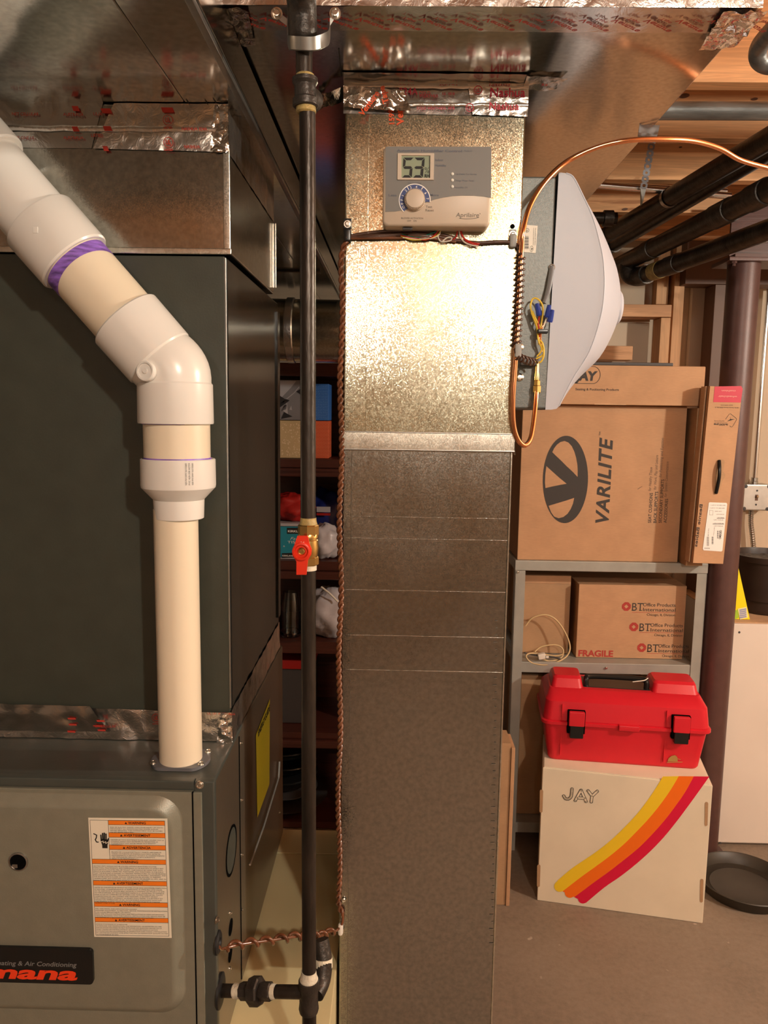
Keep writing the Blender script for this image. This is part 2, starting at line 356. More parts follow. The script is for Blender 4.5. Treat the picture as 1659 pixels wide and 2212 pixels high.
def crumple(p00, p10, p11, p01, nu, nv, amp, seed, freq=30.0, out=None):
    n_ = (p10 - p00).cross(p01 - p00).normalized()
    if out is not None and n_.dot(out) < 0: n_ = -n_
    def fn(i, j):
        p = p00.lerp(p10, i).lerp(p01.lerp(p11, i), j); q = p * freq + V((seed, seed * 2.3, 0))
        h = abs(noise.noise(q)) + 0.5 * abs(noise.noise(q * 2.3))
        return p + n_ * (0.0004 + amp * h)
    return MB().grid(fn, nu, nv)
def screw_mb(mb, c, n_, r=0.004):
    n_ = n_.normalized()
    mb.lathe(c, n_, [(r * 1.5, 0), (r * 1.5, r * 0.25), (r * 1.45, r * 0.35), (r, r * 0.35), (r, r * 1.15), (r * 0.75, r * 1.2), (r * 0.6, r * 0.95), (0, r * 0.95)], 12)
    return mb
def screw(c, n_, parent, r=0.004, mat='screw'): return screw_mb(MB(), c, n_, r).build('screw', mat, parent)
NY = V((0, -1, 0)); XP = V((1, 0, 0)); ZP = V((0, 0, 1)); YP = V((0, 1, 0))

# ------------------------------------------------------------------ the room
struct(MB().box((-1.8, -4.2, -0.08), (3.2, 3.2, 0.0)).build('floor', 'floor', None, 0))
struct(MB().box((-1.8, 3.15, 0), (3.2, 3.27, 2.45)).build('wall_back', 'wall', None, 0))
struct(MB().box((-1.92, -4.2, 0), (-1.8, 3.27, 2.45)).build('wall_left', 'wall_dark', None, 0))
struct(MB().box((3.2, -4.2, 0), (3.32, 3.27, 2.45)).build('wall_right', 'wall', None, 0))
struct(MB().box((-1.92, -4.32, 0), (3.32, -4.2, 2.45)).build('wall_front', 'wall_unseen_warm', None, 0))  # unseen wall, toned warm brown for its reflection in the lower duct
ceiling = struct(MB().box((-1.8, -4.2, 2.42), (3.2, 3.15, 2.45)).build('ceiling', 'joist', None, 0))
for k, y in enumerate((-3.3, -2.6, -1.9, -1.5, -1.2, -0.5, -0.2, 0.2, 0.55, 1.62, 1.95, 2.27, 2.63, 2.98)):
    zb = 2.155 + random.uniform(-0.004, 0.004)
    if k == 9:
        MB().box((-1.8, y, zb), (3.2, y + 0.04, 2.262), 0.003).build('joist', 'joist', ceiling)
        MB().box((-1.8, y + 0.004, 2.265), (3.2, y + 0.044, 2.42), 0.003).build('joist', 'joist', ceiling)
    else:
        MB().box((-1.8, y, zb), (3.2, y + 0.04, 2.42), 0.003).build('joist', 'joist', ceiling)
# a length of blocking between two joists and the wooden framing on the back wall
MB().box((1.02, 1.99, 2.19), (1.06, 2.27, 2.41), 0.002).build('joist', 'joist', ceiling)
for px, py, r in ((1478, 207, 0.008), (1630, 214, 0.005), (1350, 452, 0.006), (1470, 318, 0.003)):
    yk = 1.949 if py < 250 else 2.269 if py < 400 else 2.629
    kc_ = at(px, py, yk)
    MB().poly([kc_ + V((r * 1.6 * math.cos(a), 0, r * 0.7 * math.sin(a + 0.3))) for a in [2 * math.pi * k / 16 for k in range(16)]]).build('knot', 'jamb', ceiling, 0)
frm = struct(bpy.data.objects.new('trim_1', None)); COL.objects.link(frm)
def slab(mat, a, b, name, parent=frm, bev=0.002): return MB().box(a, b, bev).build(name, mat, parent)
a = at(1340, 657, 3.0); b = at(1450, 685, 3.0)
slab('rail', (0.3, 3.0, b.z), (b.x, 3.09, a.z), 'rail')
p = at(1428, 690, 3.0); q = at(1449, 690, 3.0)
slab('stud', (p.x, 3.0, 1.2), (q.x, 3.09, b.z - 0.002), 'stud')
a = at(1340, 747, 3.0); b = at(1366, 778, 3.0)
slab('rail', (0.3, 3.0, b.z), (b.x, 3.09, a.z), 'rail')
p = at(1452, 700, 3.06); q = at(1474, 700, 3.06)
slab('stud', (p.x, 3.06, 0.9), (q.x, 3.148, 2.15), 'stud')
p = at(1424, 640, 3.06); q = at(1452, 640, 3.06)
slab('stud', (p.x, 3.095, 1.93), (q.x - 0.004, 3.148, 2.15), 'stud')
dt = struct(bpy.data.objects.new('trim_2', None)); COL.objects.link(dt)
p = at(1480, 613, 3.0); q = at(1562, 580, 3.0); r = at(1540, 700, 3.0)
slab('jamb', (p.x, 3.0, p.z), (q.x + 0.5, 3.10, 2.15), 'header', dt)
slab('jamb', (r.x, 3.0, 0.0), (q.x + 0.02, 3.10, p.z - 0.001), 'jamb', dt)
p = at(1496, 700, 3.10)
slab('board_white', (p.x, 3.12, 0.0), (r.x + 0.05, 3.148, 2.02), 'wall_panel', dt)

# ------------------------------------------------------------------ overhead trunk ducts
Z1 = 1.9
tr = thing('trunk_duct', 'wide galvanised trunk duct under the joists with red-printed foil tape on its front edge', 'duct', (0.08, 1.7, Z1))
def warped(mb, x0, x1, y0, y1, z):                         # a sheet-metal underside, slightly oil-canned
    return mb
MB().box((-0.195, 0.822, Z1), (0.35, 2.69, 2.12), 0.002).build('duct_body', 'galv_trunk', tr)
L0, R0 = -0.195, 0.352
tp = crumple(V((L0, 0.822, Z1)), V((R0, 0.822, Z1)), V((R0, 0.872, Z1)), V((L0, 0.872, Z1)), 90, 8, 0.0016, 3, 26, V((0, 0, -1))).build('foil_tape', 'foil_dull', tr, 60)
crumple(V((L0, 0.822, Z1 - 0.001)), V((R0, 0.822, Z1 - 0.001)), V((R0, 0.822, Z1 + 0.05)), V((L0, 0.822, Z1 + 0.05)), 90, 8, 0.0016, 5, 26, V((0, -1, 0))).build('foil_tape', 'foil', tr, 60)
# printing on the tape: slanted red words
mb = MB(); d = V((0.72, 0.69, 0)); n_ = V((-0.69, 0.72, 0))
for k in range(17):
    x = L0 + 0.018 + k * 0.0325
    mb.text('Venture', V((x, 0.838, Z1 - 0.0034)), V((0.80, 0.60, 0)), V((-0.5, 0.6, 0)), 0.0085, None, 0.03)
    mb.text('Tape', V((x + 0.014, 0.836, Z1 - 0.0034)), V((0.80, 0.60, 0)), V((-0.5, 0.6, 0)), 0.0055, None, 0.02)
mb.build('lettering', 'red_print', tp, 0)
for cx, sx in ((L0 + 0.004, 1), (R0 - 0.004, -1)):
    crumple(V((cx - 0.008 * sx, 0.817, Z1 - 0.004)), V((cx + 0.035 * sx, 0.817, Z1 - 0.004)), V((cx + 0.028 * sx, 0.90, Z1 - 0.002)), V((cx - 0.010 * sx, 0.90, Z1 - 0.001)), 20, 26, 0.006, 9 + sx, 55, V((0, 0, -1))).build('foil_tape', 'foil_hard', tr, 60)
# crumpled corner where the duct meets the right edge
p = atz(1385, 285, Z1)
for k in range(4):
    o = p + V((-0.012 + 0.003 * k, -0.03 + 0.012 * k, -0.002))
    crumple(o, o + V((0.026, -0.008, -0.003)), o + V((0.028, 0.008, -0.010)), o + V((0.004, 0.014, -0.005)), 10, 5, 0.003, 20 + k, 60).build('folded_tab', 'steel', tr, 60)

Z2 = 1.848
tl = thing('trunk_duct', 'galvanised trunk duct over the furnace, hanging lower than its neighbour', 'duct', (-0.6, 1.5, Z2))
MB().box((-0.250, 0.45, Z2), (-1.15, 2.66, 2.10), 0.002).box((-0.2498, 0.45, Z2), (-0.1775, 2.66, Z2 + 0.046), 0.001).build('duct_body', 'galv_trunk', tl)
MB().box((-0.186, 0.46, Z2 - 0.007), (-0.1785, 2.66, Z2 - 0.0002), 0.0015).build('edge_cleat', 'steel', tl)
MB().box((-1.1, 1.98, Z2 - 0.006), (-0.20, 2.0, Z2 - 0.0002), 0.001).build('crease', 'galv_trunk', tl)

mb = MB()
for pts in ((1190, 637, 1210, 665), (1312, 640, 1328, 665), (1362, 630, 1390, 668), (1450, 690, 1515, 712), (1490, 735, 1545, 752), (1440, 686, 1500, 700)):
    mb.strip([atz(pts[0] / 2.9625, pts[1] / 2.9625, Z2 - 0.0006), atz(pts[2] / 2.9625, pts[3] / 2.9625, Z2 - 0.0006)], 0.0008, ZP)
mb.build('marker_print', 'ink', tl, 0)
MB().strip([atz(732, 106, Z1 - 0.0006), atz(737, 165, Z1 - 0.0006)], 0.0012, ZP).build('marker_print', 'ink', tr, 0)

# ------------------------------------------------------------------ supply plenum on the coil box
K = 0.86
YC = 1.085 * K
PX = -0.2016; PB = 1.26
ZC = 1.5 + 0.2131 * K; ZT = 1.5 - 0.4896 * K; ZTAPE = 1.5 + 0.3462 * K
pl = thing('supply_plenum', 'short galvanised plenum between the dark coil cabinet and the trunk duct', 'plenum', (-0.42, 1.1, ZC))
MB().box((-0.64, YC, ZC), (PX, PB, Z2 - 0.001), 0.0025).build('plenum_body', 'galv_plenum', pl)
MB().box((-0.64, YC - 0.003, ZC - 0.003), (PX + 0.003, YC, ZC + 0.004), 0.001).build('bottom_hem', 'galv_bright', pl)
MB().box((PX - 0.006, YC - 0.0022, ZC), (PX + 0.0022, YC + 0.004, ZTAPE), 0.001).build('corner_edge', 'galv_bright', pl)
for dx in (0.0, 0.0032): MB().box((PX + dx, PB - 0.004, ZC + 0.01), (PX + dx + 0.0014, PB, ZTAPE - 0.006), 0.0003).build('corner_cleat', 'galv_bright', pl)
# tape in two overlapping strips on the front, one on the side, with red printing
zm = (ZTAPE + Z2) / 2 - 0.004
t1 = crumple(V((-0.64, YC, ZTAPE)), V((-0.36, YC, ZTAPE)), V((-0.345, YC, Z2)), V((-0.64, YC, Z2)), 60, 10, 0.0012, 11, 22, NY).build('foil_tape', 'foil_dull', pl, 60)
t2 = crumple(V((-0.3575, YC - 0.0012, ZTAPE - 0.0005)), V((PX + 0.001, YC - 0.0012, ZTAPE - 0.003)), V((PX + 0.001, YC - 0.0012, Z2 - 0.001)), V((-0.332, YC - 0.0012, Z2 - 0.001)), 60, 16, 0.0016, 13, 34, NY).build('foil_tape', 'foil', pl, 60)
crumple(V((PX, YC - 0.001, ZTAPE - 0.003)), V((PX, PB, ZTAPE - 0.004)), V((PX, PB, Z2)), V((PX, YC - 0.001, Z2)), 50, 10, 0.0015, 15, 26, XP).build('foil_tape', 'foil', pl, 60)
crumple(V((PX - 0.020, YC - 0.002, ZTAPE - 0.004)), V((PX + 0.002, YC - 0.003, ZTAPE - 0.004)), V((PX + 0.002, YC - 0.003, Z2 - 0.002)), V((PX - 0.014, YC - 0.002, Z2 - 0.002)), 12, 26, 0.005, 17, 70, NY).build('foil_tape', 'foil_hard', pl, 60)
MB().grid(lambda i, j: V((-0.64 + (PX + 0.64) * i, YC - 0.003 - 0.001 * math.sin(j * 3.14), zm - 0.003 + 0.006 * j + 0.0012 * noise.noise(V((i * 22, 0, 3))))), 60, 3).build('tape_fold', 'foil', pl, 60)
def ul_mark(mb, c, u, v, r):
    mb.annulus(c, u, v, r * 0.88, r, 0, 2 * math.pi, 28)
    mb.text('UL', c - u * (r * 0.52) - v * (r * 0.42), u, v, r * 0.85, r * 1.05, 0.03)
    mb.text('LISTED', c - u * (r * 0.85) - v * (r * 1.62), u, v, r * 0.40, r * 1.7, 0.03)
mb = MB()
for px, py in ((365, 262), (366, 310)): ul_mark(mb, at(px, py, YC) + V((0, -0.0045, 0)), XP, ZP, 0.0058)
for px, py, w in ((350, 235, 24), (220, 237, 20), (158, 232, 13), (158, 276, 12), (225, 275, 16), (224, 318, 10)):
    a = at(px, py, YC) + V((0, -0.0042, 0)); mb.quad(a, a + V((w * 0.00056, 0, 0)), a + V((w * 0.00056 + 0.002, 0, -0.0055)), a + V((0.002, 0, -0.0055)))
for px, py, s_ in ((30, 252, 'NET CELLULAR'), (140, 253, 'AUSTRALIA'), (30, 303, 'LINE ONE UL'), (140, 303, 'AUSTRALIA'), (205, 252, 'UL181'), (200, 298, 'LISTED'), (395, 284, 'NASHUA 324A'), (400, 322, 'NASHUA')):
    mb.text(s_, at(px, py, YC) + V((0, -0.0042, 0)), XP, ZP, 0.0032, None, 0.01)
mb.build('lettering', 'red_print', t2, 0)

# ------------------------------------------------------------------ evaporator coil cabinet and the furnace below it
CX_ = -0.2065; CB = 1.332
co = thing('coil_cabinet', 'dark green metal coil cabinet standing on the furnace behind the white pipe', 'cabinet', (-0.42, 1.12, ZT))
MB().box((-0.64, YC + 0.002, ZT), (CX_ - 0.001, YC + 0.010, ZC - 0.004), 0.0015).build('front_panel', 'coil', co)
MB().box((-0.64, YC + 0.0102, ZT), (CX_, CB, ZC - 0.004), 0.002).build('cabinet_body', 'coil_side', co)
MB().box((CX_ - 0.0012, YC + 0.0005, ZT + 0.045), (CX_ + 0.0008, YC + 0.004, ZC - 0.006), 0.0004).build('edge_trim', 'steel', co)
MB().box((CX_ - 0.010, CB - 0.02, ZT + 0.06), (CX_ + 0.003, CB + 0.004, ZC - 0.02), 0.001).build('rear_flange', 'coil_side', co)
zt2 = 1.5 - 0.4414 * K
f1 = crumple(V((-0.64, YC + 0.001, ZT + 0.001)), V((CX_, YC + 0.001, ZT + 0.001)), V((CX_, YC + 0.001, zt2 - 0.002)), V((-0.64, YC + 0.001, zt2 + 0.004)), 110, 14, 0.003, 31, 30, NY).build('foil_tape', 'foil', co, 60)
crumple(V((-0.64, YC - 0.002, ZT + 0.009)), V((-0.36, YC - 0.002, ZT + 0.012)), V((-0.385, YC - 0.002, zt2 + 0.004)), V((-0.64, YC - 0.002, zt2 + 0.006)), 40, 10, 0.0035, 33, 26, NY).build('foil_tape', 'foil_dull', co, 60)
crumple(V((CX_, YC, ZT + 0.001)), V((CX_, CB, ZT + 0.001)), V((CX_, CB, zt2 + 0.006)), V((CX_, YC, zt2)), 50, 10, 0.003, 35, 30, XP).build('foil_tape', 'foil', co, 60)
crumple(V((CX_ - 0.018, YC - 0.003, ZT - 0.006)), V((CX_ + 0.003, YC - 0.003, ZT - 0.008)), V((CX_ + 0.003, YC - 0.003, zt2)), V((CX_ - 0.012, YC - 0.003, zt2)), 12, 26, 0.006, 37, 70, NY).build('foil_tape', 'foil_hard', co, 60)
mb = MB()
for px, py in ((158, 1547), (160, 1560), (157, 1575), (220, 1552), (215, 1563), (222, 1572)):
    a = at(px, py, YC) + V((-0.005, -0.0055, 0)); mb.quad(a, a + V((0.010, 0, 0)), a + V((0.011, 0, -0.0022)), a + V((0.001, 0, -0.0022)))
ul_mark(mb, at(340, 1547, YC) + V((0, -0.0055, 0)), XP, ZP, 0.0055)
mb.text('NET CELLULAR', at(205, 1567, YC) + V((0, -0.0055, 0)), XP, ZP, 0.003); mb.text('UL 181 AUSTRALIA', at(450, 1540, YC) + V((0, -0.0055, 0)), XP, ZP, 0.003)
mb.build('lettering', 'red_print', f1, 0)

YF = 0.9558 * K; FX = -0.236 * K; FB = 1.354; ZB = 1.5 - 0.915 * K
fu = thing('furnace', 'grey gas furnace with an orange warning label and a black name badge', 'furnace', (-0.42, 1.08, ZB))
MB().box((-0.64, YF + 0.008, ZB), (FX, FB, ZT - 0.001), 0.004).build('cabinet_body', 'side', fu)
MB().box((-0.64, YF + 0.0005, ZT - 0.012), (FX - 0.0004, YC + 0.06, ZT), 0.003).build('top_panel', 'cabinet', fu)
xk = at(418, 1709, YF).x; zk = at(418, 1709, YF).z
MB().box((xk + 0.001, YF - 0.001, ZB), (FX + 0.0015, YF + 0.010, zk + 0.012), 0.002).box((-0.64, YF - 0.001, zk + 0.0015), (xk + 0.001, YF + 0.010, zk + 0.012), 0.002).build('front_frame', 'cabinet', fu)
# raised door: flat flange, a rounded swelling inside it
x1 = xk - 0.0005; zt_ = zk + 0.0005; xr = at(398, 1800, YF).x; zr = at(200, 1711, YF).z; zr2 = at(200, 2178, YF).z
MB().box((-0.64, YF - 0.004, ZB), (x1, YF + 0.006, zt_), 0.001).build('door', 'door', fu)
def rrect(x0, x1, z0, z1, r, y, n=8):
    out = []
    for cx, cz, a0 in ((x1 - r, z1 - r, 0), (x0 + r, z1 - r, 90), (x0 + r, z0 + r, 180), (x1 - r, z0 + r, 270)):
        for k in range(n + 1):
            a = math.radians(a0 + 90 * k / n); out.append(V((cx + r * math.cos(a), y, cz + r * math.sin(a))))
    return out
mb = MB(); rings = []
for ins, dy in ((-0.0005, -0.0035), (0.001, -0.0045), (0.009, -0.012), (0.0115, -0.0135), (0.0145, -0.014)):
    rings.append([mb._v(p) for p in rrect(-0.66 + ins, xr - ins, zr2 + ins, zr - ins, 0.032 - ins * 0.6, YF + dy)])
mb.skin(rings, False); mb._f(rings[-1]); mb.build('door_panel', 'door', fu, 50)
MB().box((x1 - 0.0005, YF - 0.0042, ZB), (x1 + 0.0006, YF - 0.0015, zt_), 0).build('door_gap', 'hole', fu, 0)
MB().box((x1 + 0.0008, YF - 0.004, ZB), (x1 + 0.0105, YF + 0.004, zt_ - 0.0005), 0.001).build('door_edge', 'door', fu)
YD = YF - 0.0142
# sight hole
c = at(40, 1861, YD)
MB().lathe(c, NY, [(0.0112, 0), (0.0112, 0.0012), (0.0095, 0.0016), (0.0092, 0.0004), (0.0092, 0.0002)], 32, False).build('sight_ring', 'steel', fu)
MB().disc(c + V((0, -0.0004, 0)), NY, 0.0094, 32).build('sight_hole', 'hole', fu, 0)
MB().box(c + V((-0.007, -0.0012, -0.0075)), c + V((-0.001, -0.0006, -0.003)), 0.0004).build('sight_clip', 'steel', fu)
# name badge
a = at(202, 2047, YD); b = at(0, 2118, YD)
bz0, bz1 = at(100, 2119, YD).z, at(100, 2044, YD).z
mb = MB(); pts = rrect(-0.60, a.x, bz0, bz1, 0.005, YD); mb.prism(pts, V((0, -0.004, 0))); bd = mb.build('badge', 'black', fu, 30)
o = at(0, 2084, YD - 0.0045); wd = at(165, 2085, YD).x - at(0, 2084, YD).x
MB().text('Heating & Air Conditioning', at(166, 2089, YD - 0.0045), XP, ZP, 0.0056, 0.098, 0.012, 0.2, 'RIGHT').build('lettering', 'badge_silver', bd, 0)
MB().text('Amana', at(168, 2117, YD - 0.0045), XP, ZP, 0.0160, 0.147, 0.035, 0.18, 'RIGHT', 1.0).build('lettering', 'badge_red', bd, 0)
# warning label
tlc, trc, blc = at(191, 1766, YD), at(361.5, 1768, YD), at(204, 2023, YD)
U = (trc - tlc) / 565.0; W_ = (blc - tlc) / 855.0; off = V((0, -0.0006, 0))
def lp(u, v, e=0.0): return tlc + U * u + W_ * v + off + V((0, -0.0003 * e, 0))
lab = MB().prism([lp(0, 0), lp(565, 0), lp(565, 855), lp(0, 855)], V((0, 0.0005, 0))).build('warning_label', 'label', fu, 0)
bands = [(144, 546, 16, 45, 'WARNING'), (144, 546, 103, 133, 'AVERTISSEMENT'), (144, 546, 190, 220, 'ADVERTENCIA'), (12, 544, 292, 322, 'WARNING'), (12, 544, 446, 476, 'AVERTISSEMENT'), (12, 546, 600, 630, 'WARNING'), (12, 546, 712, 742, 'AVERTISSEMENT')]
mo, mi, ml = MB(), MB(), MB()
def bar(mb, u0, v0, u1, v1, e): mb.quad(lp(u0, v0, e), lp(u1, v0, e), lp(u1, v1, e), lp(u0, v1, e))
un, wn = U.normalized(), -W_.normalized(); hu = W_.length
for u0, u1, v0, v1, s_ in bands:
    bar(mo, u0, v0, u1, v1, 1); bar(ml, u0, v0 - 2.5, u1, v0, 1.2); bar(ml, u0, v1, u1, v1 + 2.5, 1.2)
    mid = (u0 + u1) / 2; mi.text(s_, lp(mid - (60 if len(s_) < 8 else 95 if len(s_) > 12 else 80), v1 - 6, 2), un, wn, hu * 17, None, 0.02)
    t0 = mid - (85 if len(s_) < 8 else 122 if len(s_) > 12 else 106)
    mi.poly([lp(t0, v1 - 6, 2), lp(t0 + 19, v1 - 6, 2), lp(t0 + 9.5, v0 + 8, 2)])
for a_, b_, c_, d_ in ((12, 16, 14.5, 840), (12, 840, 548, 842.5), (545.5, 16, 548, 840), (12, 14, 548, 16.5), (141.5, 16, 144, 290)): bar(ml, a_, b_, c_, d_, 1.2)
body = [(156, 58, 380, ['RISK OF ELECTRIC SHOCK, CAN CAUSE INJURY OR DEATH.', 'DISCONNECT ALL REMOTE ELECTRIC POWER SUPPLIES', 'BEFORE SERVICING. THIS COMPARTMENT MUST BE CLOSED', 'EXCEPT WHEN SERVICING.']),
        (156, 147, 380, ['DANGER DE CHOC ELECTRIQUE OU DE MORT. COUPEZ TOUT LE', 'COURANT AVANT TOUT ENTRETIEN OU REPARATION. LE', 'COMPARTIMENT DOIT RESTER FERMER SAUF PENDANT', 'L\'ENTRETIEN.']),
        (156, 234, 380, ['PELIGRO DE CHOQUE ELECTRICO Y MUERTE. DESCONECTE', 'TODAS LAS FUENTES DE ENERGIA ELECTRICA ANTES DE', 'MANTENIMIENTO O SERVICIO TECNICO. EL COMPARTIMIENTO', 'DEBE PERMANECER CERRADO EXCEPTO DURANTE EL', 'SERVICIO DE MANTENIMIENTO.']),
        (20, 336, 520, ['HEATING UNITS SHOULD NOT BE UTILIZED WITHOUT REASONABLE ROUTINE', 'INSPECTION, MAINTENANCE, AND SUPERVISION. IF THE BUILDING IN WHICH ANY', 'SUCH DEVICE IS LOCATED WILL BE VACANT, CARE SHOULD BE TAKEN THAT SUCH', 'DEVICE IS ROUTINELY INSPECTED, MAINTAINED, AND MONITORED. IN THE EVENT', 'THAT THE BUILDING IS EXPOSED TO FREEZING TEMPERATURES, ALL WATER-BEARING', 'PIPES SHOULD BE DRAINED, THE BUILDING SHOULD BE PROPERLY WINTERIZED, AND', 'THE WATER SOURCE CLOSED. SHOULD THE BUILDING BE EXPOSED TO FREEZING', 'TEMPERATURES, ANY HYDRONIC COIL UNITS SHOULD BE DRAINED AS WELL, AND, IN', 'SUCH CASE, ALTERNATIVE HEAT SOURCES SHOULD BE UTILIZED.']),
        (20, 489, 520, ['UNITES DE CHAUFFAGE NE DEVRAIT PAS ETRE UTILISE SANS RAISONNABLE INSPECTION', 'DE ROUTINE, LA MAINTENANCE ET LA SUPERVISION. SI L\'IMMEUBLE DANS LEQUEL', 'UN TEL DISPOSITIF SE TROUVE SERA VACANTE, IL CONVIENT DE VEILLER A CE QUE', 'CE TYPE D\'APPAREIL EST REGULIEREMENT INSPECTE ET ENTRETENU, ET SURVEILLE.', 'DANS LE CAS OU L\'IMMEUBLE EST EXPOSEE A DES TEMPERATURES DE GEL, TOUTES', 'CANALISATIONS DE L\'EAU DOIVENT ETRE VIDANGEES, LE BATIMENT DEVRAIT', 'ETRE CORRECTEMENT HIVERNE ET LA SOURCE D\'EAU FERMEE. SI LE BATIMENT EST', 'EXPOSE A DES TEMPERATURES DE GEL, AUCUNE BOBINE HYDRONIQUE UNITES DOIT', 'ETRE VIDANGE AUSSI ET, DANS DE TELS CAS, D\'AUTRES SOURCES DE CHALEUR', 'DEVRAIT ETRE UTILISE.']),
        (20, 643, 520, ['FIRE, EXPLOSION, AND ASPHYXIATION HAZARD', 'IMPROPER ADJUSTMENT, ALTERATION, SERVICE, MAINTENANCE OR INSTALLATION', 'CAN CAUSE SERIOUS INJURY OR DEATH.', 'READ AND FOLLOW INSTRUCTIONS AND PRECAUTIONS IN USER\'S INFORMATION', 'MANUAL PROVIDED WITH THIS FURNACE. INSTALLATION AND SERVICE MUST BE', 'PERFORMED BY A QUALIFIED SERVICE AGENCY OR GAS SUPPLIER.']),
        (20, 755, 520, ['RISQUE D\'INCENDIE ET D\'ASPHYXIE', 'UN REGLAGE, UNE MODIFICATION, UNE REPARATION, UN ENTRETIEN OU UNE', 'INSTALLATION INCORRECTE PEUT ENTRAINER DES BLESSURES GRAVES OU LA', 'MORT. SUIVEZ LES INSTRUCTIONS ET LES CONSIGNES DANS LA NOTICE', 'D\'UTILISATION QUI ACCOMPAGNE CE GENERATEUR D\'AIR CHAUD. L\'INSTALLATION', 'ET L\'ENTRETIEN DOIVENT ETRE EFFECTUES PAR UN REPARATEUR QUALIFIE OU PAR', 'LE FOURNISSEUR DE GAZ.'])]
mt = MB()
for u0, v0, w, lines in body:
    pitch = 12.6 if u0 < 50 else 12.0
    mx = max(len(s_) for s_ in lines)
    for k, s_ in enumerate(lines): mt.text(s_, lp(u0, v0 + k * pitch + 8, 1.5), un, wn, hu * 7.2, w * U.length * min(1.0, len(s_) / mx), 0.0)
mo.build('band_print', 'orange', lab, 0); ml.build('line_print', 'ink', lab, 0); mi.build('lettering', 'ink', lab, 0); mt.build('lettering', 'ink', lab, 0)
# pictogram: a hand struck by a wire
mb = MB()
mb.poly([lp(x, y, 1.5) for x, y in ((82, 160), (88, 178), (92, 190), (92, 212), (130, 212), (130, 190), (137, 172), (137, 150), (82, 146))])
for x0, y0, x1, y1, w in ((87, 150, 86, 118, 9), (99, 150, 99, 106, 9.5), (110, 150, 111, 104, 9.5), (122, 150, 123, 110, 9.5), (134, 160, 139, 142, 8)):
    pts = [lp(x0 + (x1 - x0) * t, y0 + (y1 - y0) * t, 1.5) for t in (0, 1)]
    mb.strip(pts, w * hu, V((0, -1, 0)))
mb.strip([lp(x, y, 1.5) for x, y in ((34, 110), (56, 120), (52, 140), (44, 152), (52, 168), (66, 170))], 7 * hu, V((0, -1, 0)))
mb.build('pictogram', 'ink', lab, 0)
MB().strip([lp(x, y, 2.4) for x, y in ((80, 168), (102, 160), (100, 174), (120, 164), (118, 178), (137, 168))], 4.5 * hu, V((0, -1, 0))).build('pictogram', 'label', lab, 0)
# side panel: seam, knock-outs, screws, yellow label
s0 = atx(516, 1650, FX); MB().box((FX - 0.001, s0.y, ZB + 0.01), (FX + 0.0009, s0.y + 0.0022, ZT - 0.006), 0).build('seam', 'hole', fu, 0)
def oval(px, py, py2, rz, ry):
    c = atx(px, (py + py2) / 2, FX) + V((0.0006, 0, 0))
    m_ = MB(); m_._f([m_._v(c + V((0, ry * math.cos(a), rz * math.sin(a)))) for a in [2 * math.pi * k / 28 for k in range(28)]])
    return c, m_
c, m_ = oval(499, 1780, 1893, 0.0285, 0.030); m_.build('knockout', 'cabinet', fu, 0)
MB().annulus(c + V((0.0004, 0, 0)), YP, ZP, 0.0275, 0.031, 0, 6.2832, 40).build('knockout_edge', 'hole', fu, 0)
for px, p0, p1 in ((498, 1983, 2022), (497, 2040, 2080)):
    c, m_ = oval(px, p0, p1, 0.010, 0.011); m_.build('knockout', 'hole', fu, 0)
for px, py in ((521, 1728), (521, 1846), (521, 1965), (497, 1972), (496, 2092), (520, 1605), (604, 1755)): screw(atx(px, py, FX), XP, fu, 0.0018)
for px, py in ((467, 1987),): screw(atx(px, py, FX + 0.0015), XP, fu, 0.003, 'side')
yl = MB().poly([atx(x, y, FX + 0.0008) for x, y in ((553, 1588), (583, 1510), (582, 1694), (556, 1766))]).build('energy_label', 'yellow', fu, 0)
mb = MB()
mb.text('ENERGYGUIDE', atx(558, 1592, FX + 0.0012), YP, ZP, 0.010, 0.105, 0.03)
mb.build('lettering', 'ink', yl, 0)
MB().tube([atx(x, y, FX + 0.004) for x, y in ((604, 1645), (602, 1680), (570, 1785), (540, 1868))], 0.0016, 6).build('drain_line', 'clampgrey', fu, 40)
c = atx(469, 2036, FX + 0.0008); MB().lathe(c, XP, [(0.0135, 0), (0.0135, 0.002), (0.011, 0.0035), (0.006, 0.0035), (0.005, 0.001)], 24).build('grommet', 'rubber', fu)
c = atx(474, 2140, FX + 0.0008); MB().lathe(c, XP, [(0.020, 0), (0.020, 0.0025), (0.016, 0.004), (0.011, 0.004)], 24).build('grommet', 'rubber', fu)
for px, py in ((432, 1695),): screw(at(px, py, YF - 0.001), NY, fu, 0.0032)

# platform the furnace stands on
pf = thing('platform', 'cream painted wooden platform under the furnace with a seam across its top', 'platform', (-0.36, 1.1, 0.0))
ys = 1.498 * K
MB().box((-0.64, YF + 0.004, 0.0), (-0.075, ys - 0.001, ZB - 0.0008), 0.002).build('panel', 'cream_panel', pf)
MB().box((-0.64, ys + 0.001, 0.0), (-0.075, 1.59 * K, ZB - 0.0008), 0.002).build('panel', 'cream_panel', pf)

